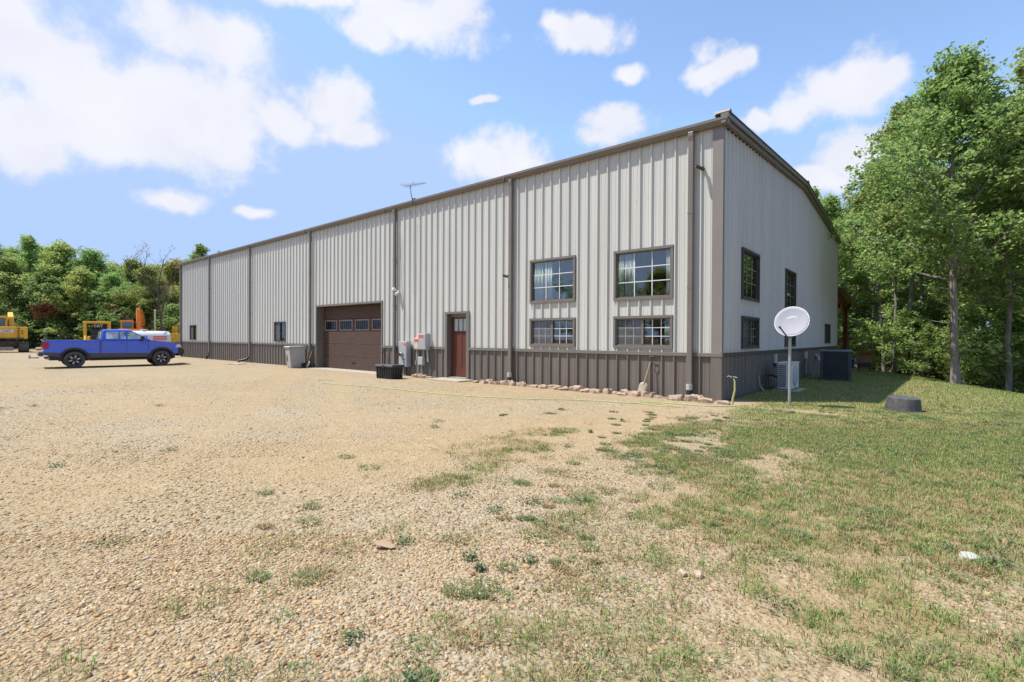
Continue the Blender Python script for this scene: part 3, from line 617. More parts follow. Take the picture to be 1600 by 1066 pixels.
MB().box(-.02, yf-.004, .27, .16, yf-.0005, .30).build('latch', m_dark, t)
MB().tube([(-.08, -.13, 0), (-.08, -.13, -.4)], .03, 10).build('conduit', m_lgrey, t, smooth=True)
MB().tube([(.1, -.13, 0), (.1, -.13, -.4)], .025, 10).build('conduit', m_black, t, smooth=True)
MB().tube([(-.12, -.08, h), (-.14, -.06, 2.0), (-.30, -.05, 3.0), (-.42, -.05, 4.9)], .006, 5).build('cable', m_dark, t)
t, w, h, yf = ebox('disconnect_box', 'small cream disconnect box with red sticker left of larger box', -10.66, -10.40, .98, 1.40, .12, m_cream)
MB().box(-.11, yf-.003, h-.15, .10, yf-.0005, h-.04).build('sticker', m_red, t)
MB().tube([(-.05, -.09, 0), (-.05, -.09, -.35), (-.12, -.09, -.46), (-.12, -.09, -.55)], .022, 8).build('conduit', m_lgrey, t, smooth=True)
t, w, h, yf = ebox('transfer_switch_box', 'larger grey switch box with red and white sticker left of brown door', -10.33, -9.92, .97, 1.56, .20, m_grey)
MB().box(-.17, yf-.003, h-.16, .10, yf-.0005, h-.05).build('sticker', m_red, t); MB().box(-.17, yf-.003, h-.05, .17, yf-.0005, h-.032).build('sticker', m_white, t)
MB().tube([(.13, -.10, 0), (.16, -.10, -.30), (.18, -.10, -.42)], .035, 8).build('conduit', m_lgrey, t, smooth=True)
MB().tube([(-.08, -.10, 0), (-.08, -.10, -.3)], .022, 8).build('conduit', m_lgrey, t, smooth=True)
t, w, h, yf = ebox('junction_box', 'small light grey junction box low on wall on a single conduit', -10.46, -10.18, .42, .72, .12, m_lgrey)
MB().tube([(0, -.09, 0), (0, -.09, -.5)], .025, 8).build('conduit', m_lgrey, t, smooth=True)
# floodlight and cameras
t = thing('flood_light', 'white twin-head flood light high on the downspout right of garage door', 'light', (-11.72, -.06, 3.12))
MB().box(-.05, -.03, -.05, .05, .03, .05).build('base', m_white, t, .01)
MB().lathe([(.03, 0), (.06, .05), (.065, .14), (0, .14)], 14, rotm((-.06, -.06, .05), rx=R(55), ry=R(-25))).build('lamp_head', m_white, t, smooth=True)
MB().lathe([(.03, 0), (.055, .05), (.06, .12), (0, .12)], 14, rotm((.05, -.05, -.05), rx=R(115), ry=R(20))).build('lamp_head', m_white, t, smooth=True)
def camera_bullet(loc, label, m, s):
    t = thing('security_camera', label, 'camera', loc)
    MB().lathe([(.045*s, 0), (.045*s, .02*s), (.02*s, .03*s), (0, .03*s)], 12, rotm((0, 0, 0), rx=R(90))).build('mount', m, t, smooth=True)
    MB().tube([(0, -.02*s, 0), (0, -.09*s, -.02*s)], .014*s, 8).build('arm', m, t)
    MB().lathe([(0, -.09*s), (.035*s, -.09*s), (.038*s, .10*s), (.034*s, .12*s), (0, .11*s)], 14, rotm((0, -.10*s, -.03*s), rx=R(75), rz=R(-35))).build('camera_body', m, t, smooth=True)
camera_bullet((-.43, -.035, 5.38), 'dark bullet security camera high beside the downspout at building corner', m_dark, 1.1)
camera_bullet((-6.27, -.06, 3.32), 'tiny dark security camera at the downspout left of the house windows', m_dark, 1.0)
# roof antenna
t = thing('tv_antenna', 'dark yagi television antenna on a bent mast above the gutter', 'antenna', (-10.82, -.1, HE+.02)); t.scale = (.72, .72, .78)
MB().tube([(0, -.04, .0), (.0, -.05, .20), (-.25, .06, .62), (-.30, .06, .95)], .018, 8).build('mast', m_dark, t, smooth=True)
bd = Vector((1, .25, 0)).normalized(); pd = Vector((-.25, 1, 0)).normalized()
p0 = Vector((-.30, .06, .95)); MB().tube([p0-bd*.42, p0+bd*.95], .014, 6).build('boom', m_dark, t)
for k in range(11):
    q = p0+bd*(-.38+k*.128); ln = .36-.018*k; MB().tube([q-pd*ln, q+pd*ln], .006, 4).build('element', m_dark, t)
MB().tube([p0+bd*.1+Vector((0, 0, -.02)), p0+bd*.22+Vector((0, 0, .12)), p0+bd*.34+Vector((0, 0, -.01))], .008, 4).build('dipole', m_dark, t)
MB().tube([(.12, -.14, -.1), (.12, -.10, .22), (.16, .02, .24)], .03, 6).build('bracket', m_dark, t)
MB().tube([(.02, -.05, .0), (.06, -.24, -.3), (.05, .02, -.6), (.0, .04, -4.2)], .006, 5).build('cable', m_dark, t)

# ------------------------------------------------------------------ things against the front wall
def cart():
    t = thing('wheeled_trash_cart', 'grey wheeled trash cart with lid against the brown wainscot', 'trash can', (-18.55, -.62, gzf(-18.5, -.6)), R(-8))
    b = MB(); lv = [(0, .23, .25), (.12, .25, .27), (.78, .30, .34), (.86, .30, .34), (.86, .335, .375), (.93, .335, .375)]
    for z, hx, hy in lv: b.v += [(-hx, -hy, z), (hx, -hy, z), (hx, hy, z), (-hx, hy, z)]
    for i in range(len(lv)-1):
        for k in range(4): b.f.append((4*i+k, 4*i+(k+1) % 4, 4*i+4+(k+1) % 4, 4*i+4+k))
    b.f += [(3, 2, 1, 0), (20, 21, 22, 23)]; b.build('body', m_cart, t, .025)
    MB().prism([(-.40, .93), (-.40, .955), (-.33, .985), (.30, .995), (.40, .965), (.40, .93)], -.35, .35, 'x').build('lid', m_cart, t, .012)
    MB().tube([(-.26, .42, .90), (.26, .42, .90)], .016, 8).build('handle', m_cart, t)
    for x in (-.30, .30): MB().lathe([(0, -.025), (.09, -.025), (.12, -.02), (.12, .02), (.09, .025), (0, .025)], 20, rotm((x, .30, .12), ry=R(90))).build('wheel', m_black, t, smooth=True)
    MB().box(-.16, -.292, .34, -.05, -.272, .62, rotm((0, 0, 0), rx=R(3))).build('sticker', m_dark, t)
cart()
def shovel(label, top, bottom, dhandle=True, blade=m_blade, shaft=m_shaft, lean=0):
    t = thing('shovel', label, 'shovel', bottom); T = Vector(top)-Vector(bottom); d = T.normalized()
    MB().tube([d*.30, T*.86], .017, 8).build('shaft', shaft, t, smooth=True)
    s = d.cross(Vector((0, 1, 0))).normalized()
    if dhandle: MB().tube([T*.86, T*.91+s*.055, T+s*.055, T-s*.055, T*.91-s*.055, T*.86], .013, 6).build('grip', m_black, t)
    n = s.cross(d).normalized(); mb = MB()
    for k, (a, w) in enumerate(((0, .02), (.03, .085), (.10, .115), (.26, .12), (.31, .10), (.345, .03))):
        for j in (-1, -.5, 0, .5, 1): mb.v.append(tuple(d*a+s*w*j+n*(.02*abs(j)**2)))
    for i in range(5):
        for j in range(4): mb.f.append((5*i+j, 5*i+j+1, 5*i+6+j, 5*i+5+j))
    o = mb.build('blade', blade, t, smooth=True); q = o.modifiers.new('s', 'SOLIDIFY'); q.thickness = .004
shovel('short D-handled shovel leaning on brown wainscot near the building corner', (-1.60, -.075, .98), (-1.80, -.30, .02))
shovel('long wooden shovel with pale blade leaning left of the garage opening', (-17.98, -.075, .86), (-17.93, -.42, .0), False)
shovel('dark rusty shovel leaning behind the trash cart by the garage', (-18.02, -.08, .72), (-18.25, -.34, .0), True, m_dark, m_dark)
t = thing('deck_box', 'black ribbed plastic storage box with lid on the gravel by the garage', 'storage box', (-10.62, -1.25, gzf(-10.6, -1.25)), R(2)); t.scale = (.74, .78, .86)
mb = MB(); mb.prism([(-.56, 0), (.56, 0), (.60, .46), (-.60, .46)], -.30, .30, 'y').build('body', m_black, t, .02)
for k in range(9):
    x = -.5+k*.125; MB().prism([(x-.025, .03), (x+.025, .03), (x*1.06+.025, .44), (x*1.06-.025, .44)], -.325, -.29, 'y').build('rib', m_black, t, .006)
for k in range(4): y = -.2+k*.13; MB().box(.57, y-.025, .04, .615, y+.025, .44).build('rib', m_black, t, .006)
MB().prism([(-.35, .46), (.35, .46), (.35, .52), (.30, .56), (-.30, .56), (-.35, .52)], -.64, .64, 'x').build('lid', mat('faded_black_plastic', (.055, .056, .058), .5, 0, .15), t, .012)
MB().box(-.09, -.37, .44, .09, -.34, .54).build('latch', m_black, t, .006)
t = thing('hose_bib', 'black hose faucet on a pipe between garage door and downspout', 'faucet', (-12.50, -.05, 0))
MB().tube([(0, -.03, -.1), (0, -.03, .78), (0, -.08, .86), (0, -.16, .84), (0, -.18, .76)], .022, 8).build('pipe', m_black, t, smooth=True)
MB().lathe([(0, -.012), (.05, -.012), (.055, 0), (.05, .012), (0, .012)], 12, rotm((0, -.08, .93))).build('valve_wheel', m_black, t, smooth=True); MB().tube([(0, -.08, .86), (0, -.08, .93)], .012, 6).build('stem', m_black, t)
# sandstone edging
es = random.Random(3); x = -10.5; stones = []
def stone(x, y, w, d, h, rz):
    mb = MB(); n = 10
    for z, s in ((-.06, 1.0), (h*.55, 1.03), (h*.92, .95), (h, .8)):
        for k in range(n):
            a = 2*math.pi*k/n; ca, sa = math.cos(a), math.sin(a); p = (abs(ca)**4+abs(sa)**4)**-.25
            mb.v.append((ca*p*w/2*s*es.uniform(.78, 1.1), sa*p*d/2*s*es.uniform(.78, 1.12), z+(es.uniform(-.028, .02) if z > 0 else 0)))
    for i in range(3):
        for k in range(n): mb.f.append((i*n+k, i*n+(k+1) % n, (i+1)*n+(k+1) % n, (i+1)*n+k))
    mb.f.append(tuple(3*n+k for k in range(n)))
    o = mb.build('edging_stone', m_stone, None); o.location = (x, y, gzf(x, y)); o.rotation_euler = (es.uniform(-.14, .14), es.uniform(-.12, .12), rz)
    return tag(o, 'rough reddish sandstone block edging the foot of the brown wall', 'stone', 'sandstone edging blocks along the wall')
while x < .25:
    w = es.uniform(.20, .46)
    if not (-9.3 < x+w/2 < -7.7): stone(x+w/2, -.34+es.uniform(-.05, .05)-.10*max(0, (x+2)/2.2), w*.97, es.uniform(.18, .32), es.uniform(.05, .15), es.uniform(-.35, .35))
    if es.random() < .12 and x > -7.6: stone(x+w/2+.1, -.24, .24, .2, .12, es.uniform(-.4, .4))
    x += w+es.uniform(.0, .03)
# hoses
def gpath(pts, r): return [(x, y, gzf(x, y)+r+.004) for x, y in pts]
def smooth_path(pts, n=10):
    out = []; P = [pts[0]]+list(pts)+[pts[-1]]
    for i in range(1, len(P)-2):
        for k in range(n):
            t = k/n; out.append(tuple(.5*((2*P[i][j])+(-P[i-1][j]+P[i+1][j])*t+(2*P[i-1][j]-5*P[i][j]+4*P[i+1][j]-P[i+2][j])*t*t+(-P[i-1][j]+3*P[i][j]-3*P[i+1][j]+P[i+2][j])*t**3) for j in range(len(P[0]))))
    out.append(P[-1]); return out
hp = smooth_path([(-11.2, -3.0), (-11.5, -3.4), (-10.2, -3.75), (-8.5, -3.45), (-6.4, -3.4), (-4.8, -3.2), (-3.4, -2.75), (-2.2, -2.0), (-1.4, -1.75), (-.7, -1.45), (-.3, -1.62), (-.8, -1.75), (-1.3, -1.45), (-.6, -1.15), (.1, -1.05), (.5, -.72), (.46, -.62)])
tag(MB().tube(gpath(hp, .0105), .0105, 6).build('garden_hose', m_hose, None, smooth=True), 'yellow-green garden hose snaking over the gravel along the building', 'hose')
hz0 = gzf(.43, -.55)
t = thing('yard_hydrant', 'yellow-green standing yard hydrant with hose at the building corner', 'hydrant', (.43, -.55, hz0))
MB().tube([(0, 0, -.05), (.0, 0, .12), (.045, 0, .34), (.04, 0, .52), (.01, 0, .58)], [.024, .022, .02, .018, .018], 8).build('riser', m_hose, t, smooth=True)
MB().lathe([(.0, 0), (.03, .0), (.035, .05), (.02, .07), (0, .07)], 10, rotm((0, 0, .56), ry=R(-30))).build('head', m_dark, t, smooth=True)
MB().tube([(.01, 0, .60), (-.08, -.01, .63), (-.11, -.01, .61)], .010, 6).build('spout', m_alu, t); MB().tube([(.01, 0, .62), (.09, 0, .60)], .008, 6).build('lever', m_alu, t)
o = MB().box(-.42, -.22, -.02, .42, .22, .05).build('splash_block', m_conc, None, .02); o.location = (-23.6, -1.15, gzf(-23.6, -1.15)-.01); o.rotation_euler = (0, 0, .25); tag(o, 'flat concrete splash block on ground below the kicked-out black downspout', 'splash block')
bo = MB().lathe([(.17, -.2), (.17, 1.0), (.155, 1.04), (0, 1.06)], 20).build('bollard', m_lgrey, None, smooth=True); bo.location = (-34.6, -1.0, -.05); tag(bo, 'short white bollard between the pickup bumper and brown wall', 'bollard')

# ------------------------------------------------------------------ gable side
t = thing('satellite_dish', 'white oval satellite dish on a galvanised pole in the grass', 'satellite dish', (1.35, .27, gzf(1.35, .27)))
MB().tube([(0, 0, -.1), (0, 0, 1.50)], .029, 14).build('pole', m_galv, t, smooth=True)
nrm = Vector((-.02, -.88, .42)).normalized(); ax = Vector((.97, -.04, .17)); ax = (ax-nrm*ax.dot(nrm)).normalized(); ay = nrm.cross(ax); ay = -ay if ay.z < 0 else ay
cc = Vector((.06, -.16, 1.80)); mb = MB(); nr, na = 7, 40; A, B = .325, .345
mb.v.append(tuple(cc-nrm*.045))
for i in range(1, nr+1):
    r_ = i/nr
    for k in range(na): a_ = 2*math.pi*k/na; mb.v.append(tuple(cc+ax*A*r_*math.cos(a_)+ay*B*r_*math.sin(a_)-nrm*.045*(1-r_*r_)))
for k in range(na): mb.f.append((0, 1+k, 1+(k+1) % na))
for i in range(nr-1):
    for k in range(na): mb.f.append((1+i*na+k, 1+(i+1)*na+k, 1+(i+1)*na+(k+1) % na, 1+i*na+(k+1) % na))
ds = mb.build('reflector', mat('dish_enamel', (.36, .36, .405), .6, 0, .03, spec=.15), t, smooth=True); q = ds.modifiers.new('s', 'SOLIDIFY'); q.thickness = .012; q.offset = 0
mb = MB(); mb.tube([tuple(cc+ax*A*math.cos(k*math.pi/24)+ay*B*math.sin(k*math.pi/24)) for k in range(49)], .008, 6, False).build('rim', m_white, ds, smooth=True)
MB().tube([(0, 0, 1.46), (0.0, -.0, 1.62), tuple(cc-nrm*.14)], .045, 8).build('mount', m_dark, t)
e0 = cc-ay*B*.97-ax*.10; e1 = e0+nrm*.44-ax*.05
MB().tube([tuple(cc-ay*B*.8-nrm*.06), tuple(e0-ay*.02), tuple(e1)], .016, 6).build('feed_arm', m_dark, t); MB().lathe([(.0, -.04), (.022, -.04), (.026, .03), (.0, .035)], 12, Matrix.Translation(e1) @ nrm.to_track_quat('Z', 'Y').to_matrix().to_4x4()).build('feed_horn', m_dark, t, smooth=True)
mt = Matrix((( *ax, 0), (*ay, 0), (*nrm, 0), (0, 0, 0, 1))).transposed(); mt = Matrix.Translation(cc+ay*.12+ax*.06-nrm*.034) @ mt
text('HughesNet', .095, mat('pale_dish_print', (.62, .72, .74), .5), ds, mt, ext=.004)

t = thing('heat_pump_unit', 'white mini-split heat pump on a small pad by the gable wall', 'heat pump', (.62, 3.98, gzf(.6, 4)))
MB().box(-.32, -.55, -.05, .34, .55, .03).build('pad', m_conc, t, .01)
MB().box(-.19, -.45, .06, .17, .45, .76).build('casing', m_white, t, .02); MB().box(-.21, -.47, .755, .19, .47, .785).build('top_cover', m_white, t, .012)
for y in (-.34, .34): MB().box(-.22, y-.03, .03, .20, y+.03, .062).build('foot', m_galv, t)
for k in range(11): MB().box(-.17, -.468, .12+k*.056, .02, -.448, .148+k*.056).build('louvre', mat('blue_grey_fins', (.09, .12, .16), .4) if k == 0 else bpy.data.materials['blue_grey_fins'], t)
MB().lathe([(0, 0), (.29, 0), (.30, .02), (.27, .03), (0, .025)], 28, rotm((.17, -.1, .41), ry=R(90))).build('fan_grille', m_lgrey, t, smooth=True)
MB().tube([(-.2, .3, .25), (-.35, .35, .3), (-.42, .1, .38), (-.44, -.4, .42), (-.45, -.9, .42), (-.42, -1.1, .25)], .025, 8).build('line_set', m_black, t, smooth=True)
t = thing('condenser_unit', 'large dark blue-grey square air conditioner condenser beside the gable wall', 'air conditioner', (1.12, 9.02, gzf(1.1, 9.0)), R(4))
m_ac = mat('slate_blue_steel', (.045, .062, .082), .45, 0, .1)
MB().box(-.5, -.5, -.06, .5, .5, .02).build('pad', m_black, t)
MB().box(-.40, -.40, .02, .40, .40, 1.00).build('coil', m_black, t)
for sx in (-1, 1):
    for sy in (-1, 1): MB().box(sx*.36 if sx > 0 else -.44, sy*.36 if sy > 0 else -.44, .02, .44 if sx > 0 else -.36, .44 if sy > 0 else -.36, 1.0).build('corner_post', m_ac, t, .008)
for k in range(15):
    z = .07+k*.062
    for sy in (-1, 1): MB().box(-.355, sy*.415-.02, z, .355, sy*.415+.02, z+.022, ).build('louvre', m_ac, t)
    MB().box(.395, -.355, z, .435, .355, z+.022).build('louvre', m_ac, t)
MB().box(-.455, -.455, 1.0, .455, .455, 1.06).build('top_panel', mat('slate_blue_top', (.20, .24, .28), .5), t, .015); MB().box(-.45, -.45, .0, .45, .45, .05).build('base_pan', m_ac, t, .01)
MB().lathe([(.0, .02), (.33, .015), (.36, 0)], 28, rotm((0, 0, 1.062))).build('fan_guard', m_black, t)
t = thing('wall_outlet_box', 'small pale grey outlet box on brown gable wainscot near the corner', 'outlet', (.04, 4.9, .70)); MB().box(0, -.10, 0, .07, .10, .27).build('cover', m_lgrey, t, .012); MB().tube([(.03, 0, 0), (.03, 0, -.12)], .03, 8).build('conduit', m_black, t)
t = thing('wall_outlet_box', 'small pale grey outlet box on gable wainscot behind the white heat pump', 'outlet', (.04, 9.75, .70)); MB().box(0, -.12, 0, .07, .12, .26).build('cover', m_cream, t, .012); MB().tube([(.03, .05, 0), (.03, .05, -.6)], .02, 8).build('conduit', m_lgrey, t)
t = thing('wall_vent', 'pale reddish vent hood angled on the brown gable wainscot left of condenser', 'vent', (.04, 11.9, .62)); MB().tube([(0, 0, .16), (.10, .0, .10), (.13, 0, -.06)], .07, 10).build('hood', mat('faded_pink_plastic', (.5, .32, .26), .6), t, smooth=True)
tag(MB().tube([(.22, 3.0, gzf(.2, 3)+.02), (.10, 3.05, .15), (.07, 3.05, .36), (.06, 3.1, .42)], .016, 6).build('drain_tube', m_lgrey, None, smooth=True), 'thin pale drain tube curving down gable wall to the grass', 'pipe')
tag(MB().tube([(.10, .35, .02), (.10, 6, .03), (.10, 11, .02), (.55, 11.4, .05), (.55, 12.2, .05)], .018, 6).build('ground_conduit', m_dark, None), 'dark conduit running along the foot of the gable wall', 'pipe')
t = thing('rubber_tub', 'black rubber stock tub upside down on the green lawn', 'tub', (3.24, .98, gzf(3.24, 1))); t.scale = (.80, .80, .78)
MB().lathe([(.38, -.05), (.39, .0), (.40, .025), (.375, .035), (.365, .10), (.335, .30), (.325, .335), (.30, .35), (.26, .338), (0, .33)], 32).build('shell', mat('sun_greyed_rubber', (.085, .083, .082), .75, 0, .35, 9, .1, 40), t, smooth=True); t.rotation_euler = (R(1.5), R(3), 0)
MB().lathe([(.402, .0), (.415, .005), (.415, .03), (.402, .035)], 32).build('rim', m_rubber, t, smooth=True)
# patio things past the far end
zp = gzf(1.0, 20.6)
t = thing('straw_planter', 'pale planter of orange straw-like dried grass past the condenser', 'planter', (.95, 21.2, gzf(.95, 21.2)+.15))
MB().lathe([(.30, -.3), (.34, 0), (.42, .50), (.45, .52), (.45, .58), (.38, .56), (0, .5)], 20).build('pot', mat('pink_clay', (.42, .27, .21), .8), t, smooth=True)
pr_ = random.Random(8); mb = MB()
for k in range(260):
    a_ = pr_.uniform(0, 6.28); r_ = pr_.uniform(0, .32); ln = pr_.uniform(.35, .75); o_ = pr_.uniform(.2, .75)
    p = Vector((r_*math.cos(a_), r_*math.sin(a_), .52)); e = p+Vector((math.cos(a_)*o_*ln, math.sin(a_)*o_*ln, ln*(1.1-o_*.8))); s_ = Vector((-math.sin(a_), math.cos(a_), 0))*.012
    mb.add([p-s_, p+s_, e], [(0, 1, 2)])
mb.build('dried_grass', island_mat('straw', [(.30, .17, .05), (.46, .28, .08), (.38, .25, .10)], .8), t)
t = thing('blue_bucket', 'small blue bucket with white lid beside the straw planter', 'bucket', (.30, 20.6, gzf(.3, 20.6)+.1)); MB().lathe([(.20, -.3), (.22, 0), (.25, .38), (0, .38)], 18).build('body', mat('royal_blue_plastic', (.05, .06, .28), .4), t, smooth=True); MB().lathe([(.26, .36), (.26, .42), (0, .43)], 18).build('lid', m_lgrey, t, smooth=True)
t = thing('small_black_grill', 'little black metal stand on the lawn in front of planter', 'grill', (1.35, 16.2, gzf(1.35, 16.2))); MB().box(-.26, -.2, .22, .26, .2, .42).build('bowl', m_black, t, .03)
for sx in (-.2, .2):
    for sy in (-.15, .15): MB().tube([(sx, sy, .24), (sx*1.1, sy*1.1, -.03)], .014, 6).build('leg', m_black, t)
# scraps on the ground
o = MB().prism([(-.075, -.018), (-.04, -.045), (.06, -.035), (.082, -.005), (.045, .012), (.05, .035), (-.03, .028)], 0, .005, 'z').build('cardboard_scrap', mat('brown_cardboard', (.42, .29, .18), .9), None); o.location = (.84, -9.70, gzf(.84, -9.7)+.028); o.rotation_euler = (.16, .2, .55); tag(o, 'torn brown cardboard scrap on weeds in the gravel', 'cardboard')
def rock(x, y, s, label, m, fl=.5):
    mb = MB(); bm = bmesh.new(); bmesh.ops.create_icosphere(bm, subdivisions=2, radius=1); rr = random.Random(int(x*100))
    for v in bm.verts: v.co *= rr.uniform(.82, 1.1); v.co.z *= fl
    mb.add([v.co*s for v in bm.verts], [[v.index for v in f.verts] for f in bm.faces]); bm.free()
    o = mb.build('rock', m, None); o.location = (x, y, gzf(x, y)+s*fl*.45); tag(o, label, 'rock')
m_pale = mat('pale_limestone', (.46, .44, .40), .9, 0, .12, 20, .3, 60); m_tanr = mat('tan_chert', (.50, .39, .27), .9, 0, .2, 20, .3, 60)
rock(3.86, -7.34, .062, 'flat white limestone rock half sunk in the grass at right', m_pale, .4)
rock(2.52, -8.78, .030, 'small pale rock, left of a close pair in the dry grass', m_tanr, .8); rock(2.60, -8.74, .033, 'small pale rock, right of a close pair in the dry grass', m_tanr, .8)

# ------------------------------------------------------------------ blue pickup
m_blue = mat('metallic_blue_paint', (.04, .09, .56), .2, .1, .03, 3, coat=1, k=1)
m_clad = mat('charcoal_lower_paint', (.075, .072, .072), .5, .1, .05)
def pickup():
    t = thing('pickup_truck', 'blue crew-cab pickup truck with charcoal lower sides parked facing the wall', 'truck', (-28.42, -6.80, gzf(-28.4, -5)), R(-5)); t.scale = (.965, .965, .965)
    ra, fa, wr = 0.0, 3.57, .50
    def arch(c, n=12, r=wr): return [(c-r*math.cos(math.pi*k/n), .42+r*math.sin(math.pi*k/n)) for k in range(n+1)]
    low = .50
    poly = [(-1.12, .66), (-.62, .58)]+arch(ra)+[(.50, low), (3.07, low)]+arch(fa)+[(4.07, .62), (4.42, .70), (4.50, .95), (4.47, 1.10), (4.36, 1.21), (3.9, 1.29), (3.12, 1.375), (2.95, 1.40), (1.0, 1.40), (.99, 1.375), (-1.10, 1.375), (-1.13, 1.30)]
    body = MB().prism(poly, -.96, .96, 'x').build('body', m_blue, t, .045, seg=3)
    bm = bmesh.new(); bm.from_mesh(body.data)
    for z in (.62, .78, .92, 1.06, 1.2, 1.3):
        bmesh.ops.bisect_plane(bm, geom=bm.verts[:]+bm.edges[:]+bm.faces[:], plane_co=(0, 0, z), plane_no=(0, 0, 1))
    for v in bm.verts: v.co.x *= float(np.interp(v.co.z, [.5, .62, .78, .92, 1.06, 1.2, 1.3, 1.4], [.985, .995, 1.0, .992, .978, .985, .975, .94]))
    bm.to_mesh(body.data); bm.free()
    for c in (ra, fa): MB().box(-.66, c-.56, .35, .66, c+.56, 1.02).build('wheel_well', m_black, t)
    for s in (-1, 1):
        x0, x1 = (.958, .972) if s > 0 else (-.972, -.958)
        MB().prism([(-1.08, .67), (-.6, .58), (-.47, .60), (-.50, .76), (-1.1, .80)], x0, x1, 'x').build('lower_panel', m_clad, t)
        MB().prism([(.50, .505), (3.07, .505), (3.09, .70), (.48, .73)], x0, x1, 'x').build('lower_panel', m_clad, t)
        for c in (ra, fa):
            inn = arch(c, 14, .495); outr = arch(c, 14, .60)
            MB().prism(inn+outr[::-1], s*.95, s*1.015, 'x').build('fender_flare', m_black, t, .01)
        MB().box(s*.90, .55, .36, s*1.02, 3.02, .42).build('running_board', m_black, t, .015)
        for y0, y1 in ((1.04, 1.05), (2.06, 2.07), (2.98, 2.99)): MB().box(s*.955, y0, .74, s*.9625, y1, 1.39).build('door_gap', m_black, t)
        MB().box(s*.955, .965, .55, s*.964, .99, 1.375).build('door_gap', m_black, t)
        for y in (1.86, 2.82): MB().box(s*.96, y-.10, 1.20, s*.985, y+.06, 1.235).build('door_handle', m_blue, t, .008)
        mr_ = MB().box(s*.98, 2.62, 1.40, s*1.20, 2.76, 1.60).build('side_mirror', m_black, t, .03); MB().box(s*.9, 2.66, 1.40, s*1.0, 2.74, 1.45).build('mirror_arm', m_black, mr_)
        MB().prism([(-1.135, .98), (-.94, .96), (-.92, 1.26), (-1.13, 1.31)], s*.80, s*.968, 'x').build('tail_light', mat('tail_light_red', (.45, .01, .015), .2) if 'tail_light_red' not in bpy.data.materials else bpy.data.materials['tail_light_red'], t, .01)
        MB().prism([(4.20, 1.00), (4.475, .99), (4.45, 1.12), (4.28, 1.17)], s*.70, s*.968, 'x').build('headlight', mat('headlight_lens', (.7, .72, .75), .1) if 'headlight_lens' not in bpy.data.materials else bpy.data.materials['headlight_lens'], t, .01)
        MB().tube([(s*.75, -.85, .50), (s*.70, -1.05, .5)], .05, 8).build('exhaust_tip', m_alu, t)
    # greenhouse
    zb, zt_ = 1.39, 1.95
    def X(z): return .93-(z-zb)/(zt_-zb)*.20
    mb = MB(); lv = [(zb, .99, 3.10), (1.62, 1.05, 2.72), (1.86, 1.10, 2.32), (1.93, 1.17, 2.20), (1.95, 1.28, 2.05)]
    for z, y0, y1 in lv: x = X(z)-(.05 if z > 1.92 else 0)-(.08 if z > 1.94 else 0); mb.v += [(-x, y0, z), (x, y0, z), (x, y1, z), (-x, y1, z)]
    for i in range(len(lv)-1):
        for k in range(4): mb.f.append((4*i+k, 4*i+(k+1) % 4, 4*i+4+(k+1) % 4, 4*i+4+k))
    mb.f.append((16, 17, 18, 19)); mb.build('cab', m_blue, t, .03)
    def sidewin(poly, s, nm):
        vs = [(s*(X(z)+.004), y, z) for y, z in poly]+[(s*(X(z)-.03), y, z) for y, z in poly]; n = len(poly)
        return MB().add(vs, [tuple(range(n)), tuple(range(n, 2*n))[::-1]]+[(i, (i+1) % n, n+(i+1) % n, n+i) for i in range(n)]).build(nm, m_tglass, t)
    for s in (-1, 1):
        sidewin([(1.22, 1.45), (1.72, 1.45), (1.72, 1.82), (1.28, 1.82), (1.22, 1.74)], s, 'side_window'); sidewin([(1.78, 1.45), (2.02, 1.45), (2.02, 1.82), (1.78, 1.82)], s, 'side_window')
        sidewin([(2.10, 1.45), (2.82, 1.45), (2.66, 1.60), (2.36, 1.82), (2.10, 1.82)], s, 'side_window')
    def yf_(z): return np.interp(z, [1.39, 1.62, 1.86], [3.10, 2.72, 2.32])
    vs = [(-.80, yf_(1.44)+.006, 1.44), (.80, yf_(1.44)+.006, 1.44), (.74, yf_(1.62)+.006, 1.62), (.68, yf_(1.84)+.006, 1.84), (-.68, yf_(1.84)+.006, 1.84), (-.74, yf_(1.62)+.006, 1.62)]
    MB().add(vs, [(0, 1, 2, 3, 4, 5)]).build('windshield', m_tglass, t)
    MB().add([(-.74, 1.0, 1.47), (.74, 1.0, 1.47), (.66, 1.082, 1.82), (-.66, 1.082, 1.82)], [(0, 1, 2, 3)]).build('rear_window', m_tglass, t)
    MB().box(-.86, -1.02, 1.376, .86, .90, 1.384).build('bed_cover', m_rubber, t)
    MB().box(-.93, -1.17, 1.37, .93, -1.10, 1.395).build('tailgate_cap', m_alu, t, .01)
    MB().prism([(-1.30, .62), (-1.12, .60), (-1.12, .80), (-1.28, .82)], -.97, .97, 'x').build('rear_bumper', m_clad, t, .03); MB().box(-.72, -1.315, .68, .72, -1.285, .79).build('bumper_face', m_alu, t)
    MB().prism([(4.30, .50), (4.58, .58), (4.62, .86), (4.48, .96), (4.3, .96)], -.97, .97, 'x').build('front_bumper', m_black, t, .04)
    MB().box(-.62, 4.44, .96, .62, 4.515, 1.16).build('grille', m_black, t, .02)
    MB().tube([(0, -1.25, .52), (0, -1.62, .52)], .035, 8).build('hitch', m_alu, t); MB().lathe([(.0, .0), (.03, .0), (.03, .05), (.05, .08), (.03, .12), (0, .12)], 12, rotm((0, -1.58, .52))).build('hitch_ball', m_alu, t, smooth=True)
    MB().box(-.85, -.9, .40, .85, 4.2, .60).build('chassis', m_black, t)
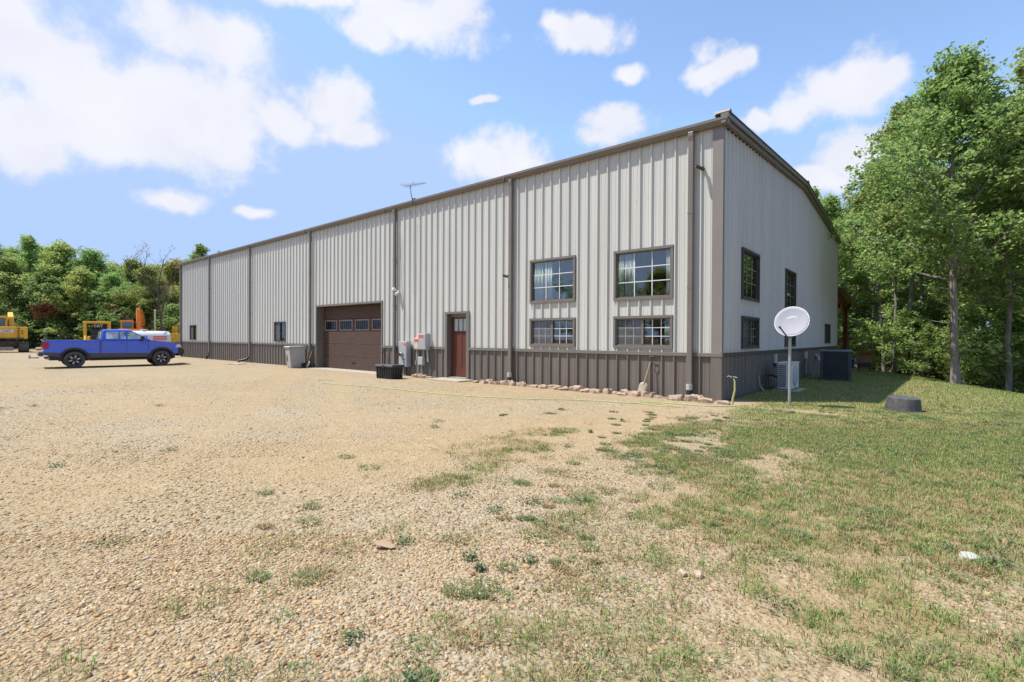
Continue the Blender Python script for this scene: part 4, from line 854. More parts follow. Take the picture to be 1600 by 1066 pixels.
    for c in (ra, fa):
        for s in (-1, 1):
            w = MB().lathe([(.26, -.13), (.36, -.145), (.405, -.125), (.415, -.08), (.415, .08), (.405, .125), (.36, .145), (.26, .13)], 36, rotm((s*.84, c, .415), ry=R(90)), False).build('wheel', m_rubber, t, smooth=True)
            MB().lathe([(0, .04), (.09, .05), (.11, .02), (.22, .01), (.255, .06), (.268, .10), (.268, -.12)], 28, rotm((s*.84, c, .415), ry=R(90 if s > 0 else -90)), False).build('rim', m_black, w, smooth=True)
            for k in range(6):
                a_ = k*math.pi/3+.3; MB().box(-.03, .09, .03, .03, .225, .085, rotm((s*.84, c, .415), ry=R(90 if s > 0 else -90)) @ Matrix.Rotation(a_, 4, 'Z')).build('spoke', m_alu if k % 2 else m_galv, w)
            MB().lathe([(0, .09), (.04, .085), (.05, .05)], 14, rotm((s*.84, c, .415), ry=R(90 if s > 0 else -90))).build('hub_cap', m_dark, w, smooth=True)
m_tglass = mat('painted_reflection_glass', (.50, .58, .58), .03, 0, .75, 2.2, spec=1.0)  # pale mottled base colour stands in for bright reflections on the truck windows
pickup()

# ------------------------------------------------------------------ yard machines in the distance
m_yel = mat('machine_yellow', (.80, .43, .025), .45, 0, .1, 2); m_org = mat('machine_orange', (.85, .26, .03), .45, 0, .1, 2); m_trk = mat('muddy_track_steel', (.11, .09, .07), .8, 0, .4, 5, .3, 20)
m_mglass = mat('machine_glass', (.07, .11, .105), .05, 0, .5, 2, spec=.8)
def machine_tracks(t, ln, gauge, w, h):
    for s in (-1, 1):
        n = 10; pr = [(-ln/2+h/2-h/2*math.sin(math.pi*k/n), h/2-h/2*math.cos(math.pi*k/n)) for k in range(n+1)][::-1]+[(ln/2-h/2+h/2*math.sin(math.pi*k/n), h/2-h/2*math.cos(math.pi*k/n)) for k in range(n+1)]
        tr = MB().prism(pr, s*gauge/2-w/2, s*gauge/2+w/2, 'x').build('track', m_trk, t)
        for k in range(14): y = -ln/2+.2+k*(ln-.4)/13; MB().box(s*gauge/2-w/2-.01, y-.04, h-.02, s*gauge/2+w/2+.01, y+.04, h+.05).build('track_shoe', m_trk, tr)
        for k in range(5): y = -ln/2+h/2+k*(ln-h)/4; MB().lathe([(0, -.03), (h*.30, -.03), (h*.30, .03), (0, .03)], 14, rotm((s*(gauge/2+w/2+.01), y, h*.42), ry=R(90))).build('track_roller', m_black, tr)
def excavator(name, label, loc, rz, m, s=1, cabside=-1, txt=None, boom=None):
    t = thing(name, label, 'excavator', loc, rz); t.scale = (s, s, s)
    machine_tracks(t, 3.4, 2.0, .55, .80)
    MB().box(-.75, -.9, .45, .75, .9, .95).build('undercarriage', m_trk, t, .05); MB().lathe([(.6, .93), (.6, 1.10)], 24).build('slew_ring', m_black, t)
    n = 9; cw = [(-1.25+0*k, 0) for k in range(0)]
    arc = [(1.22*math.sin(R(-62+124*k/n))*1.15, -1.15-.55*math.cos(R(-62+124*k/n))+.25) for k in range(n+1)]
    ct = MB().prism([(x, y) for x, y in arc]+[(1.24, -.55), (-1.24, -.55)], 1.12, 2.10, 'z').build('counterweight', m, t, .06)
    MB().box(-1.24, -.54, 1.12, 1.24, 1.1, 1.45).build('deck', m, t, .03); MB().box(.30, -.54, 1.45, 1.22, .9, 2.08).build('engine_hood', m, t, .05); MB().box(-.25, -.54, 1.45, .29, -.1, 2.0).build('engine_hood', m, t, .05)
    cx0, cx1 = (-1.0, .02)
    cb = MB().prism([(-.45, 1.46), (1.15, 1.46), (1.25, 2.0), (.95, 2.95), (-.40, 2.95), (-.50, 2.2)], cx0, cx1, 'x').build('cab', m, t, .06)
    MB().box(cx0+.09, -.52, 2.15, cx1-.09, -.44, 2.84).build('rear_window', m_mglass, cb); MB().box(cx1-.004, -.2, 1.75, cx1+.012, .85, 2.80).build('side_window', m_mglass, cb); MB().box(cx0-.012, -.2, 1.75, cx0+.004, .85, 2.80).build('side_window', m_mglass, cb)
    MB().box(cx0-.02, -.53, 2.84, cx1+.02, 1.0, 2.98).build('cab_roof', m, cb, .03)
    pts = boom or [(.05, .9, 1.5), (.05, 1.8, 3.2), (.05, 3.3, 3.6), (.05, 4.6, 2.9)]
    for a, b in zip(pts[:-1], pts[1:]):
        a = Vector(a); b = Vector(b); d = b-a; q = Matrix.Translation(a) @ d.to_track_quat('Y', 'X').to_matrix().to_4x4(); MB().box(-.24, -.1, -.17, .24, d.length+.1, .17, q).build('boom', m, t, .04)
    e = Vector(pts[-1]); MB().tube([tuple(e), (e.x, e.y+.4, e.z-1.3), (e.x, e.y-.2, .9)], [.2, .17, .14], 4).build('stick', m, t); MB().prism([(e.y-.7, .1), (e.y+.2, .05), (e.y+.25, .9), (e.y-.2, 1.05), (e.y-.3, .6)], -.5, .5, 'x').build('bucket', m_trk, t, .03)
    MB().tube([(.05, 1.2, 1.5), (.05, 1.9, 2.6)], .07, 8).build('hydraulic_ram', m_alu, t)
    for x in (-.78, .70): MB().box(x-.012, -1.47 if abs(x) < .75 else -1.40, 1.16, x+.012, -1.20, 2.06).build('panel_seam', m_black, t)
    MB().box(-1.0, -1.5, 1.13, 1.0, -1.0, 1.20).build('lower_band', m_trk, t)
    for z in (1.55, 1.75): MB().lathe([(.05, 0), (.05, .02), (0, .02)], 10, rotm((.92, -1.36, z), rx=R(90))).build('vent_hole', m_black, t)
    MB().tube([(.9, -.3, 2.1), (.9, -.3, 2.45)], .05, 8).build('exhaust', m_black, t)
    for sx in (-1.2, 1.2): MB().tube([(sx, -.5, 2.1), (sx, -.5, 2.35), (sx, .8, 2.35), (sx, .8, 2.1)], .02, 6).build('handrail', m_black, t)
    if txt:
        pl = MB().box(-.42, -1.475, 1.62, .42, -1.452, 1.88).build('sign_plate', mat('sign_white', (.7, .66, .6), .5), t); text(txt, .24, m_black, pl, rotm((0, -1.48, 1.75), rx=R(90)))
    return t
vx = excavator('excavator', 'yellow tracked excavator cut off by the left edge of the yard', (-55.0, -6.9, gzf(-55, -7)), R(86), m_yel, 1.0, txt='CAT', boom=[(.30, .6, 1.5), (.28, .8, 2.75), (.28, 2.6, 3.15), (.28, 4.2, 2.4)])
ex2 = excavator('excavator', 'orange tracked excavator with raised folded arm behind the pickup cab', (-60.0, 2.8, gzf(-60, 2.8)), R(80), m_org, 1.0, boom=[(.55, .5, 1.5), (.5, 1.1, 4.1), (.75, 2.0, 4.0), (1.0, 2.6, 3.0)])
def loader():
    t = thing('track_loader', 'yellow open-frame track loader parked behind the pickup bed', 'loader', (-59.5, -.2, gzf(-59.5, -.2)), R(84)); t.scale = (.82, .82, .9)
    machine_tracks(t, 2.6, 1.6, .42, .75)
    MB().box(-.85, -1.4, .5, .85, 1.0, 1.5).build('chassis', m_yel, t, .06); MB().box(-.7, -1.55, .9, .7, -1.35, 1.6).build('rear_door', m_black, t, .03)
    for sx in (-1, 1):
        for y in (-.75, .8): MB().box(sx*1.12-.1, y-.1, 1.4, sx*1.12+.1, y+.1, 3.0).build('cab_post', m_yel, t, .02)
        MB().tube([(sx*1.12, -1.3, 1.5), (sx*1.2, -1.9, .9)], .16, 4).build('lift_arm', m_yel, t)
    MB().box(-1.24, -.9, 2.9, 1.24, .95, 3.12).build('cab_roof', m_yel, t, .05); sg = MB().box(-.48, -.76, 2.42, .58, -.73, 2.84).build('sign_plate', m_black, t); text('CAT', .42, m_white, sg, rotm((.05, -.765, 2.63), rx=R(90)))
    MB().box(-.5, -.6, 1.5, .5, .3, 2.25).build('seat', m_black, t, .08)
    MB().prism([(1.0, .1), (1.9, .1), (1.7, .8), (1.1, .9)], -.95, .95, 'x').build('bucket', m_trk, t, .03)
loader()
t = thing('fuel_tank_trailer', 'long white cylindrical fuel tank with red lettering behind the pickup hood', 'tank', (-56.0, 2.4, gzf(-56, 2.4)-.12), R(0))
m_tank = mat('white_tank_paint', (.70, .69, .68), .45, 0, .05)
MB().lathe([(0, -2.6), (.45, -2.57), (.74, -2.45), (.80, -2.25), (.80, 2.25), (.74, 2.45), (.45, 2.57), (0, 2.6)], 28, rotm((0, 0, 1.22), rx=R(90))).build('tank', m_tank, t, smooth=True)
for y in (-1.6, 1.6): MB().box(-.6, y-.12, -.1, .6, y+.12, .62).build('saddle', m_trk, t)
MB().lathe([(.22, 0), (.22, .18), (0, .2)], 16, rotm((0, .3, 2.0))).build('manhole', m_tank, t, smooth=True)
text('OIL', .75, mat('print_navy', (.12, .12, .2), .5), t, rotm((.815, .1, 1.28), rx=R(90), rz=R(90)), ext=.02)
for k in range(3): MB().box(.79, .95, 1.10+k*.16, .83-.01*abs(k-1), 2.1, 1.20+k*.16).build('print_stripe', m_red, t)
t = thing('utility_pole', 'short white vent pole standing above the white tank', 'pole', (-60.5, 4.87, gzf(-60.5, 4.9))); MB().tube([(0, 0, -.2), (0, 0, 4.1)], .085, 10).build('shaft', m_cream, t, smooth=True); MB().lathe([(.11, 4.08), (.11, 4.2), (0, 4.24)], 10).build('cap', m_cream, t)
t = thing('wheel_loader', 'yellow machine arm showing past the far left building corner', 'loader', (-60.5, 6.75, gzf(-60, 6.7)), R(60))
MB().box(-.8, -1.2, .7, .8, 1.4, 1.7).build('chassis', m_yel, t, .06); MB().box(-.25, -.3, 1.6, .25, .3, 2.5).build('mast', m_yel, t, .04); MB().tube([(.0, 0, 2.3), (.3, 1.0, 3.1), (.3, 1.9, 1.5)], .18, 4).build('lift_arm', m_yel, t)
for sx in (-1, 1):
    for y in (-.8, .9): MB().lathe([(0, -.2), (.5, -.2), (.6, -.12), (.6, .12), (.5, .2), (0, .2)], 20, rotm((sx*.85, y, .55), ry=R(90))).build('wheel', m_rubber, t, smooth=True)
# timber pile behind the pickup tailgate
lp = random.Random(4)
for k in range(8):
    y = -3.6+.55*k*.6; r_ = lp.uniform(.13, .2); z = gzf(-58, -3)+r_+(.3 if k % 3 == 1 else 0)
    o = MB().tube([(-59.5+lp.uniform(-.6, .6), y-.9, z), (-58.6, y, z+lp.uniform(0, .25)), (-57.9+lp.uniform(-.5, .5), y+1.3, z+lp.uniform(0, .5))], [r_, r_*.95, r_*.8], 8).build('cut_log', m_shaft, None, smooth=True)
    tag(o, 'pale cut log in the heap between excavator and pickup tailgate', 'log', 'cut logs heaped at the yard edge')

# ------------------------------------------------------------------ trees
def leaf_quads(cent, size, g, flat=.55):
    n = len(cent); nr = g.normal(size=(n, 3)); nr[:, 2] = np.abs(nr[:, 2])+flat; nr /= np.linalg.norm(nr, axis=1)[:, None]
    t = np.cross(nr, g.normal(size=(n, 3))); t /= np.linalg.norm(t, axis=1)[:, None]+1e-9; b = np.cross(nr, t)
    L = (size*g.uniform(.6, 1.25, n))[:, None]; w = L*g.uniform(.5, .72, n)[:, None]
    v = np.stack([cent-t*L*.5, cent+b*w*.5+t*L*.08-nr*L*.08, cent+t*L*.5-nr*L*.1, cent-b*w*.5+t*L*.08-nr*L*.08], 1).reshape(-1, 3)
    return v, np.arange(4*n).reshape(-1, 4)
def tree_proto(seed, H, Rc, cb, nleaf, leaf, r0, m_l, m_b, nlimb=20, low=0, droop=.0, spread=.55):
    """returns (trunk object, crown object), not placed"""
    r = random.Random(seed); g = np.random.default_rng(seed); mb = MB()
    pts = []; x = y = 0; dx, dy = r.uniform(-.03, .03), r.uniform(-.03, .03)
    for k in range(13):
        f = k/12; pts.append(Vector((x, y, f*H*.97-.3*(k == 0)))); x += dx*H/12+r.gauss(0, .02*H/12*2.2); y += dy*H/12+r.gauss(0, .02*H/12*2.2)
    rad = [r0*((1-k/12)**.75)*(1.35 if k == 0 else 1)+.012 for k in range(13)]
    mb.tube(pts, rad, 9)
    def tp(f): i = min(int(f*12), 11); return pts[i].lerp(pts[i+1], f*12-i), rad[i]
    cl = []
    for i in range(nlimb):
        u_ = (i+r.random())/nlimb; f = cb+(1-cb)*u_*.97; p, rr = tp(f); az = i*2.4+r.uniform(-.5, .5)
        pf = (.62+.38*math.sin(math.pi*min(1, u_*1.25+.12)))*(1-u_**2.6)+.14; ln = Rc*pf*r.uniform(.7, 1.18); el = R(18+48*u_+r.uniform(-12, 12))
        d = Vector((math.cos(az)*math.cos(el), math.sin(az)*math.cos(el), math.sin(el))); q = [p]
        for k in range(1, 6):
            d = (d+Vector((r.gauss(0, .13), r.gauss(0, .13), .05-droop*k*.05+r.gauss(0, .09)))).normalized(); q.append(q[-1]+d*ln/5)
        lr = min(rr*.5, .012+ln*.014); mb.tube(q, [lr*(1-k/6.2) for k in range(6)], 5, False)
        for k in range(2, 6): cl.append((q[k], .42+.10*k/5))
        for j in range(4):
            k = r.choice((1, 2, 2, 3, 3, 4)); s = q[k]; dd = (d+Vector((r.gauss(0, .75), r.gauss(0, .75), r.gauss(.1, .4)))).normalized(); l2 = ln*r.uniform(.28, .5)
            e1 = s+dd*l2*.5+Vector((0, 0, .04)); e2 = s+dd*l2; mb.tube([s, e1, e2], [lr*.4, lr*.28, .008], 4, False); cl += [(e2, .48), (e1, .36)]
    cl.append((pts[-1], .5)); cl.append((pts[-2], .45))
    for k in range(low):
        f = r.uniform(.05, cb+.1); p, rr = tp(f); a = r.uniform(0, 6.28); e = p+Vector((math.cos(a), math.sin(a), .25))*r.uniform(.3, 1.3); mb.tube([p, e], [.018, .006], 4, False); cl.append((e, .35))
    per = 11; nt = nleaf//per; ww = np.array([c[1]**2*r.uniform(.3, 1.7) for c in cl]); idx = g.choice(len(cl), nt, p=ww/ww.sum()); cp = np.array([tuple(c[0]) for c in cl]); cs = np.array([c[1] for c in cl])
    off = g.normal(size=(nt, 3)); off *= (spread*Rc/3.2*cs[idx]*2.3*g.uniform(.12, 1, nt)**.6/(np.linalg.norm(off, axis=1)+1e-9))[:, None]; off[:, 2] *= .65
    tw = np.repeat(cp[idx]+off, per, 0); lo = g.normal(size=(len(tw), 3))*leaf*np.repeat(g.uniform(.45, .95, nt), per)[:, None]; lo[:, 2] *= .6
    v, f = leaf_quads(tw+lo, leaf, g, .4)
    tr = mb.build('trunk', m_b, None, smooth=True); cr_ = npmesh('crown', v, f, m_l); return tr, cr_
protos = []
def proto(*a, **k):
    tr, c = tree_proto(*a, **k); C.objects.unlink(tr); C.objects.unlink(c); return tr.data, c.data
PR = {'hero': proto(21, 12.6, 3.5, .30, 40000, .15, .13, m_leaf, m_bark, nlimb=34, low=14, spread=.62),
      'oak1': proto(32, 13.0, 3.1, .26, 20000, .165, .105, m_leaf, m_bark, nlimb=27, low=12),
      'oak2': proto(43, 12.0, 2.7, .34, 17000, .16, .09, m_leaf, m_bark, nlimb=24, low=12),
      'slim': proto(54, 13.0, 2.1, .42, 13000, .155, .075, m_leaf, m_bark, nlimb=22, low=12),
      'gold': proto(65, 11.5, 4.6, .10, 26000, .20, .12, m_leafy, m_bark2, nlimb=36, low=8, spread=.46),
      'full': proto(76, 11.5, 5.0, .08, 28000, .20, .13, m_leaf, m_bark2, nlimb=40, low=8, spread=.46),
      'young': proto(87, 5.2, 1.7, .10, 5600, .125, .04, m_leaf, m_bark2, nlimb=16, low=4, spread=.8)}
def tree(kind, x, y, H, label, group=None, name='oak_tree', rz=None, wide=1):
    base = {'hero': 12.6, 'oak1': 13, 'oak2': 12, 'slim': 13, 'gold': 11.5, 'full': 11.5, 'young': 5.2}[kind]; s = H/base
    t = thing(name, label, 'tree', (x, y, gzf(x, y)-.05), rnd.uniform(0, 6.28) if rz is None else rz, group); t.scale = (s*wide, s*wide, s)
    for nm, me in zip(('trunk', 'crown'), PR[kind]): o = bpy.data.objects.new(nm, me); C.objects.link(o); o.parent = t
    return t
f2 = Vector((math.sin(YAW), math.cos(YAW), 0))
def at(px, d): p = CAM+(f2+rt*(px-800)/FPX)*d; return p.x, p.y
tree('hero', *at(1494, 18.3), 12.0, 'tall oak with thick pale trunk standing at the lawn edge', rz=.6, wide=1.0)
singles = [('slim', 1576, 18.8, 11.4, 'slender oak with pale trunk near right frame edge'), ('oak1', 1640, 18.0, 13.4, 'leafy oak cut off by the right frame edge'), ('oak2', 1428, 24.5, 13.6, 'oak with pale trunk left of the tall lawn-edge oak'),
           ('slim', 1398, 25.5, 11.2, 'thin oak with narrow trunk right of the porch post'), ('oak1', 1364, 31.5, 13.6, 'broad oak behind the straw planter'), ('slim', 1440, 25.5, 14.6, 'slim oak just left behind the thick pale trunk'),
           ('oak2', 1540, 23.0, 10.2, 'shorter oak between the thick pale trunk and right edge'), ('oak2', 1603, 24.0, 15.2, 'high-crowned oak behind the slender right-hand oak')]
for k, px, d, h, lb in singles: tree(k, *at(px, d), h, lb, wide=1.2 if px > 1500 else 1.0)
tg = random.Random(17)
for px, d, h in ((1300, 33, 12.2), (1270, 40, 14.2), (1240, 46, 15.6), (1330, 37, 12.4), (1385, 30, 12.2), (1425, 34, 13.5), (1470, 29, 13.2), (1515, 32, 15), (1560, 30, 14.5), (1620, 31, 15), (1660, 24, 13), (1700, 20, 12.5), (1310, 45, 14), (1360, 43, 14), (1410, 44, 15), (1455, 42, 15.5), (1505, 42, 17), (1555, 41, 17), (1610, 42, 17), (1670, 36, 15), (1225, 55, 16), (1265, 56, 15.5), (1730, 28, 13), (1335, 52, 15), (1385, 54, 16), (1440, 55, 17), (1500, 54, 18), (1570, 54, 18), (1640, 52, 18), (1800, 24, 13), (1860, 20, 12)):
    tree(tg.choice(('oak1', 'oak2', 'slim', 'oak2', 'oak1')), *at(px+tg.uniform(-8, 8), d), h*tg.uniform(.95, 1.05)*.95, 'broadleaf tree within the dense wood right of the building', 'trees of the wood right of the building')
for k in range(84):
    px = tg.uniform(1255, 1720); d = tg.uniform(24, 40) if k % 2 else tg.uniform(19.5, 25)
    x, y = at(px, d)
    if .934*x+.357*y < 9.6 or (x < .8 and y < 26): continue
    tree('young', x, y, tg.uniform(1.6, 4.8), 'leafy sapling in the undergrowth of the right-hand wood', 'saplings under the right-hand wood', 'sapling', wide=tg.uniform(.9, 1.5))
for k in range(40):
    px = 1225+k*12+tg.uniform(-6, 6); x, y = at(px, tg.uniform(31, 50)); tree('young', x, y, tg.uniform(3.2, 6.0), 'leafy bush deep within the right-hand wood', 'bushes deep in the right-hand wood', 'bush', wide=tg.uniform(1.3, 2.0))
# left wood
for px, d, h, k, lb in ((50, 60, 13.6, 'oak1', 'tallest tree at far left with a ragged twiggy top'), (-10, 61, 12.9, 'full', 'dense tree at the left frame edge above the yellow excavator'), (100, 59, 12.2, 'gold', 'yellow-green tree behind the rust-brown dead crown'), (150, 60, 11.6, 'full', 'dense green tree behind the pickup bed'), (205, 61, 10.6, 'gold', 'yellowing tree behind the orange excavator'), (318, 66, 13.6, 'oak2', 'treetop showing above the roof near the far left corner'), (338, 70, 13.6, 'slim', 'small leafy treetop just right above the far roofline')):
    tree(k, *at(px, d), h, lb, wide=1)
for px, d, h in ((-60, 62, 13), (-110, 60, 12.5), (25, 66, 13), (75, 67, 12.6), (125, 66, 12), (175, 66, 11.2), (235, 66, 10.4), (268, 64, 10.8), (225, 58, 9.2), (-35, 70, 13), (0, 76, 13.8), (55, 77, 14.2), (105, 76, 13), (155, 77, 12.6), (205, 77, 12), (255, 77, 12), (295, 72, 12), (-160, 60, 12), (-85, 74, 14), (20, 57, 9.8), (128, 56.5, 8.6), (180, 57, 8.4), (75, 56.5, 8.2), (-50, 56, 9), (245, 60.5, 9), (290, 66, 10.6)):
    tree(tg.choice(('full', 'gold', 'full', 'gold')), *at(px+tg.uniform(-6, 6), d), h*tg.uniform(.96, 1.04), 'broadleaf tree in the wood behind the yard machines', 'trees of the wood behind the yard', wide=tg.uniform(.95, 1.15))
for k in range(44):
    px = -170+k*10.8+tg.uniform(-6, 6); tree('young', *at(px, tg.uniform(55.5, 60)), tg.uniform(2.6, 5.6), 'leafy bush along the wood edge behind the yard machines', 'bushes at the edge of the left wood', 'bush', wide=tg.uniform(1.2, 1.9))
# trees across the lot, seen in the panes
for k in range(16):
    tree(tg.choice(('full', 'oak1', 'gold')), -34+k*4.6+tg.uniform(-1.5, 1.5), -46-tg.uniform(0, 9), tg.uniform(10, 13.5), 'tree across the lot, seen only reflected in the window panes', 'trees mirrored in the windows', wide=1.2)
# dying young tree and bare tree
def dead_tree():
    x, y = at(72, 55.2); t = thing('dying_tree', 'young tree with hanging rust-brown dead crown above the pickup tailgate', 'tree', (x, y, gzf(x, y)-.05)); g = np.random.default_rng(3); mb = MB()
    mb.tube([(0, 0, -.2), (.1, .05, 2.4), (0, 0, 5.6), (.1, 0, 6.6)], [.09, .07, .05, .02], 7); cl = []
    for k in range(26):
        a = k*2.4; e = Vector((math.cos(a)*g.uniform(.3, 1.05), math.sin(a)*g.uniform(.3, 1.05), g.uniform(3.5, 5.0))); mb.tube([(0, 0, g.uniform(5.2, 6.4)), (e.x*.8, e.y*.8, (e.z+6)/2+.2), tuple(e)], [.025, .018, .006], 4, False); cl.append(tuple(e))
    mb.build('trunk', m_bark, t); cp = np.array(cl)[g.integers(0, 26, 2600)]+g.normal(size=(2600, 3))*.22
    v, f = leaf_quads(cp, .19, g, .1); npmesh('crown', v, f, m_deadleaf, t)
dead_tree()
def bare_tree():
    x, y = at(259, 53.5); t = thing('bare_tree', 'bare grey-brown leafless tree beside the far left building corner', 'tree', (x, y, gzf(x, y)-.05)); r = random.Random(6); mb = MB(); tips = []
    def br(p, d, ln, rad, lev):
        q = [p]; dd = d
        for k in range(4): dd = (dd+Vector((r.gauss(0, .1), r.gauss(0, .1), .04))).normalized(); q.append(q[-1]+dd*ln/4)
        mb.tube(q, [rad*(1-.16*k) for k in range(5)], 5 if lev else 8, False)
        if lev >= 4: tips.append(q[-1]); return
        for k in range(3 if lev else 7):
            s = q[r.choice((2, 3, 4)) if lev else r.choice((1, 2, 2, 3, 3, 4))]; e = (dd+Vector((r.gauss(0, .55), r.gauss(0, .55), r.gauss(.12, .25)))).normalized(); br(s, e, ln*r.uniform(.42, .62), rad*.45, lev+1)
    br(Vector((0, 0, -.2)), Vector((.04, .02, 1)), 6.4, .17, 0); mb.build('trunk', m_bark2, t)
    g = np.random.default_rng(9); cp = np.array([tuple(p) for p in tips])[g.integers(0, len(tips), 260)]+g.normal(size=(260, 3))*.15; v, f = leaf_quads(cp, .15, g, .1); npmesh('crown', v, f, m_deadleaf, t)
bare_tree()

# ------------------------------------------------------------------ loose gravel and grass
def wedge(n, d0, d1, g, power=1.0):
    d = np.sqrt(g.uniform(d0**2, d1**2, n)) if power == 1 else d0*(d1/d0)**g.uniform(0, 1, n)
    l = g.uniform(-1.22, 1.22, n)*d+g.uniform(-.5, .5, n)
    return CAM.x+f2.x*d+rt.x*l, CAM.y+f2.y*d+rt.y*l, d
def keep_out(x, y): return ((x < .12) & (y > -.12) & (y < W_+.2)) | ((x > -9.3) & (x < -7.7) & (y > -.8))
def pebbles(name, n, d0, d1, smin, smax, ico, g, mat_):
    x, y, d = wedge(n, d0, d1, g); gd = grass_d(x, y); sa = sand_d(x, y)
    pr = np.clip(1-.93*ss(.06, .5, gd), .06, 1)*(1-.6*ss(-.2, 1.6, x-np.interp(y, *XB)))*np.clip(1-.58*sa, .2, 1)*(.55+.45*ss(.3, .55, fbm(x*2.2, y*2.2, 40)))
    pr = pr*(1-.95*ss(10, 19.5, d))*(ss(5.2, 7.2, d) if ico == 0 else 1-ss(5.6, 7.6, d) if d1 > 5 and ico == 1 else 1); k = (g.uniform(size=n) < pr) & ~keep_out(x, y); x, y, sa = x[k], y[k], sa[k]; n = len(x)
    s = np.exp(g.normal(0, .38, n))*(smin+smax)/2; s = np.clip(s, smin*.6, smax*1.6)*(1-.35*sa)
    if ico == 1:
        B = np.array([(sx, sy, sz) for sz in (-.8, .8) for sy in (-.8, .8) for sx in (-.8, .8)], float); F = np.array([(0, 2, 3), (0, 3, 1), (4, 5, 7), (4, 7, 6), (0, 1, 5), (0, 5, 4), (2, 6, 7), (2, 7, 3), (0, 4, 6), (0, 6, 2), (1, 3, 7), (1, 7, 5)])
    elif ico == 2:
        p = (1+5**.5)/2; B = np.array([(-1, p, 0), (1, p, 0), (-1, -p, 0), (1, -p, 0), (0, -1, p), (0, 1, p), (0, -1, -p), (0, 1, -p), (p, 0, -1), (p, 0, 1), (-p, 0, -1), (-p, 0, 1)])/1.9
        F = np.array([(0, 11, 5), (0, 5, 1), (0, 1, 7), (0, 7, 10), (0, 10, 11), (1, 5, 9), (5, 11, 4), (11, 10, 2), (10, 7, 6), (7, 1, 8), (3, 9, 4), (3, 4, 2), (3, 2, 6), (3, 6, 8), (3, 8, 9), (4, 9, 5), (2, 4, 11), (6, 2, 10), (8, 6, 7), (9, 8, 1)])
    else:
        B = np.array([(1, 0, -.5), (0, 1, -.5), (-1, 0, -.5), (0, -1, -.5), (.55, .1, .7), (-.1, .55, .7), (-.55, -.1, .7), (.1, -.55, .7)]); F = np.array([(0, 1, 5), (0, 5, 4), (1, 2, 6), (1, 6, 5), (2, 3, 7), (2, 7, 6), (3, 0, 4), (3, 4, 7), (4, 5, 6), (4, 6, 7)])
    nb = len(B); v = B[None]*g.uniform(.62, 1.25, (n, nb, 1))+g.normal(0, .16, (n, nb, 3)); sc = np.stack([g.uniform(.8, 1.35, n), g.uniform(.65, 1.0, n), g.uniform(.38, .7, n)], -1); v = v*sc[:, None, :]
    tx, tz = g.normal(0, .28, n), g.uniform(0, 6.28, n); c, s_ = np.cos(tx)[:, None], np.sin(tx)[:, None]; yy, zz = v[..., 1]*c-v[..., 2]*s_, v[..., 1]*s_+v[..., 2]*c
    c, s_ = np.cos(tz)[:, None], np.sin(tz)[:, None]; xx = v[..., 0]*c-yy*s_; yy = v[..., 0]*s_+yy*c
    v = np.stack([xx, yy, zz], -1)*s[:, None, None]; v += np.stack([x, y, gz(x, y)+s*g.uniform(-.32, .16, n)], -1)[:, None, :]
    f = (F[None]+(np.arange(n)*nb)[:, None, None]).reshape(-1, 3)
    o = npmesh(name, v.reshape(-1, 3), f, mat_); return tag(o, kind='stuff')
m_peb = island_mat('loose_gravel', [(.16, .105, .055), (.29, .19, .10), (.385, .27, .14), (.46, .315, .165), (.41, .32, .19), (.46, .385, .27), (.46, .27, .13), (.49, .43, .33)], .85); 
for _e in [n for n in m_peb.node_tree.nodes if n.type == 'VALTORGB'][0].color_ramp.elements: _e.color = (_e.color[0]*.95, _e.color[1]*.93, _e.color[2]*.90, 1)
g = np.random.default_rng(12)
pebbles('gravel', 92000, 1.2, 3.6, .0042, .0088, 1, g, m_peb); pebbles('gravel', 98000, 3.4, 7.6, .0055, .0105, 1, g, m_peb); pebbles('gravel', 700, 1.2, 8.0, .011, .02, 2, g, m_peb); pebbles('gravel', 130000, 5.2, 20, .009, .0165, 0, g, m_peb)

def blades(name, x, y, ang, tilt, ln, wd, m, segs=2):
    n = len(x); z = gz(x, y)-.004; dx, dy = np.cos(ang), np.sin(ang); px_, py_ = -dy*wd, dx*wd
    h1 = ln*.55*np.cos(tilt*.6); o1 = ln*.55*np.sin(tilt*.6); h2 = h1+ln*.45*np.cos(np.minimum(tilt*1.5, 1.7)); o2 = o1+ln*.45*np.sin(np.minimum(tilt*1.5, 1.7))
    if segs == 2:
        v = np.stack([np.stack([x-px_, y-py_, z], -1), np.stack([x+px_, y+py_, z], -1), np.stack([x+dx*o1+px_*.8, y+dy*o1+py_*.8, z+h1], -1), np.stack([x+dx*o1-px_*.8, y+dy*o1-py_*.8, z+h1], -1), np.stack([x+dx*o2, y+dy*o2, z+np.maximum(h2, .006)], -1)], 1).reshape(-1, 3)
        b = np.arange(n)*5; f = np.concatenate([np.stack([b, b+1, b+2], -1), np.stack([b, b+2, b+3], -1), np.stack([b+3, b+2, b+4], -1)])
    else:
        v = np.stack([np.stack([x-px_, y-py_, z], -1), np.stack([x+px_, y+py_, z], -1), np.stack([x+dx*o2, y+dy*o2, z+np.maximum(h2, .006)], -1)], 1).reshape(-1, 3); f = np.arange(3*n).reshape(-1, 3)
    return tag(npmesh(name, v, f, m), kind='stuff')
m_grass = island_mat('green_grass', [(.095, .165, .04), (.135, .24, .05), (.185, .30, .07), (.25, .335, .095), (.34, .315, .14)], .6, .25)
m_mat = island_mat('low_weed_green', [(.11, .15, .06), (.15, .20, .075), (.19, .235, .095), (.25, .26, .12)], .6, .25)
m_dry = island_mat('dry_grass', [(.17, .115, .06), (.30, .22, .10), (.42, .33, .175), (.26, .21, .09), (.36, .27, .13)], .7, .2)
m_weed = island_mat('weed_leaves', [(.075, .12, .05), (.11, .16, .07), (.15, .20, .085), (.20, .23, .11)], .6, .2)
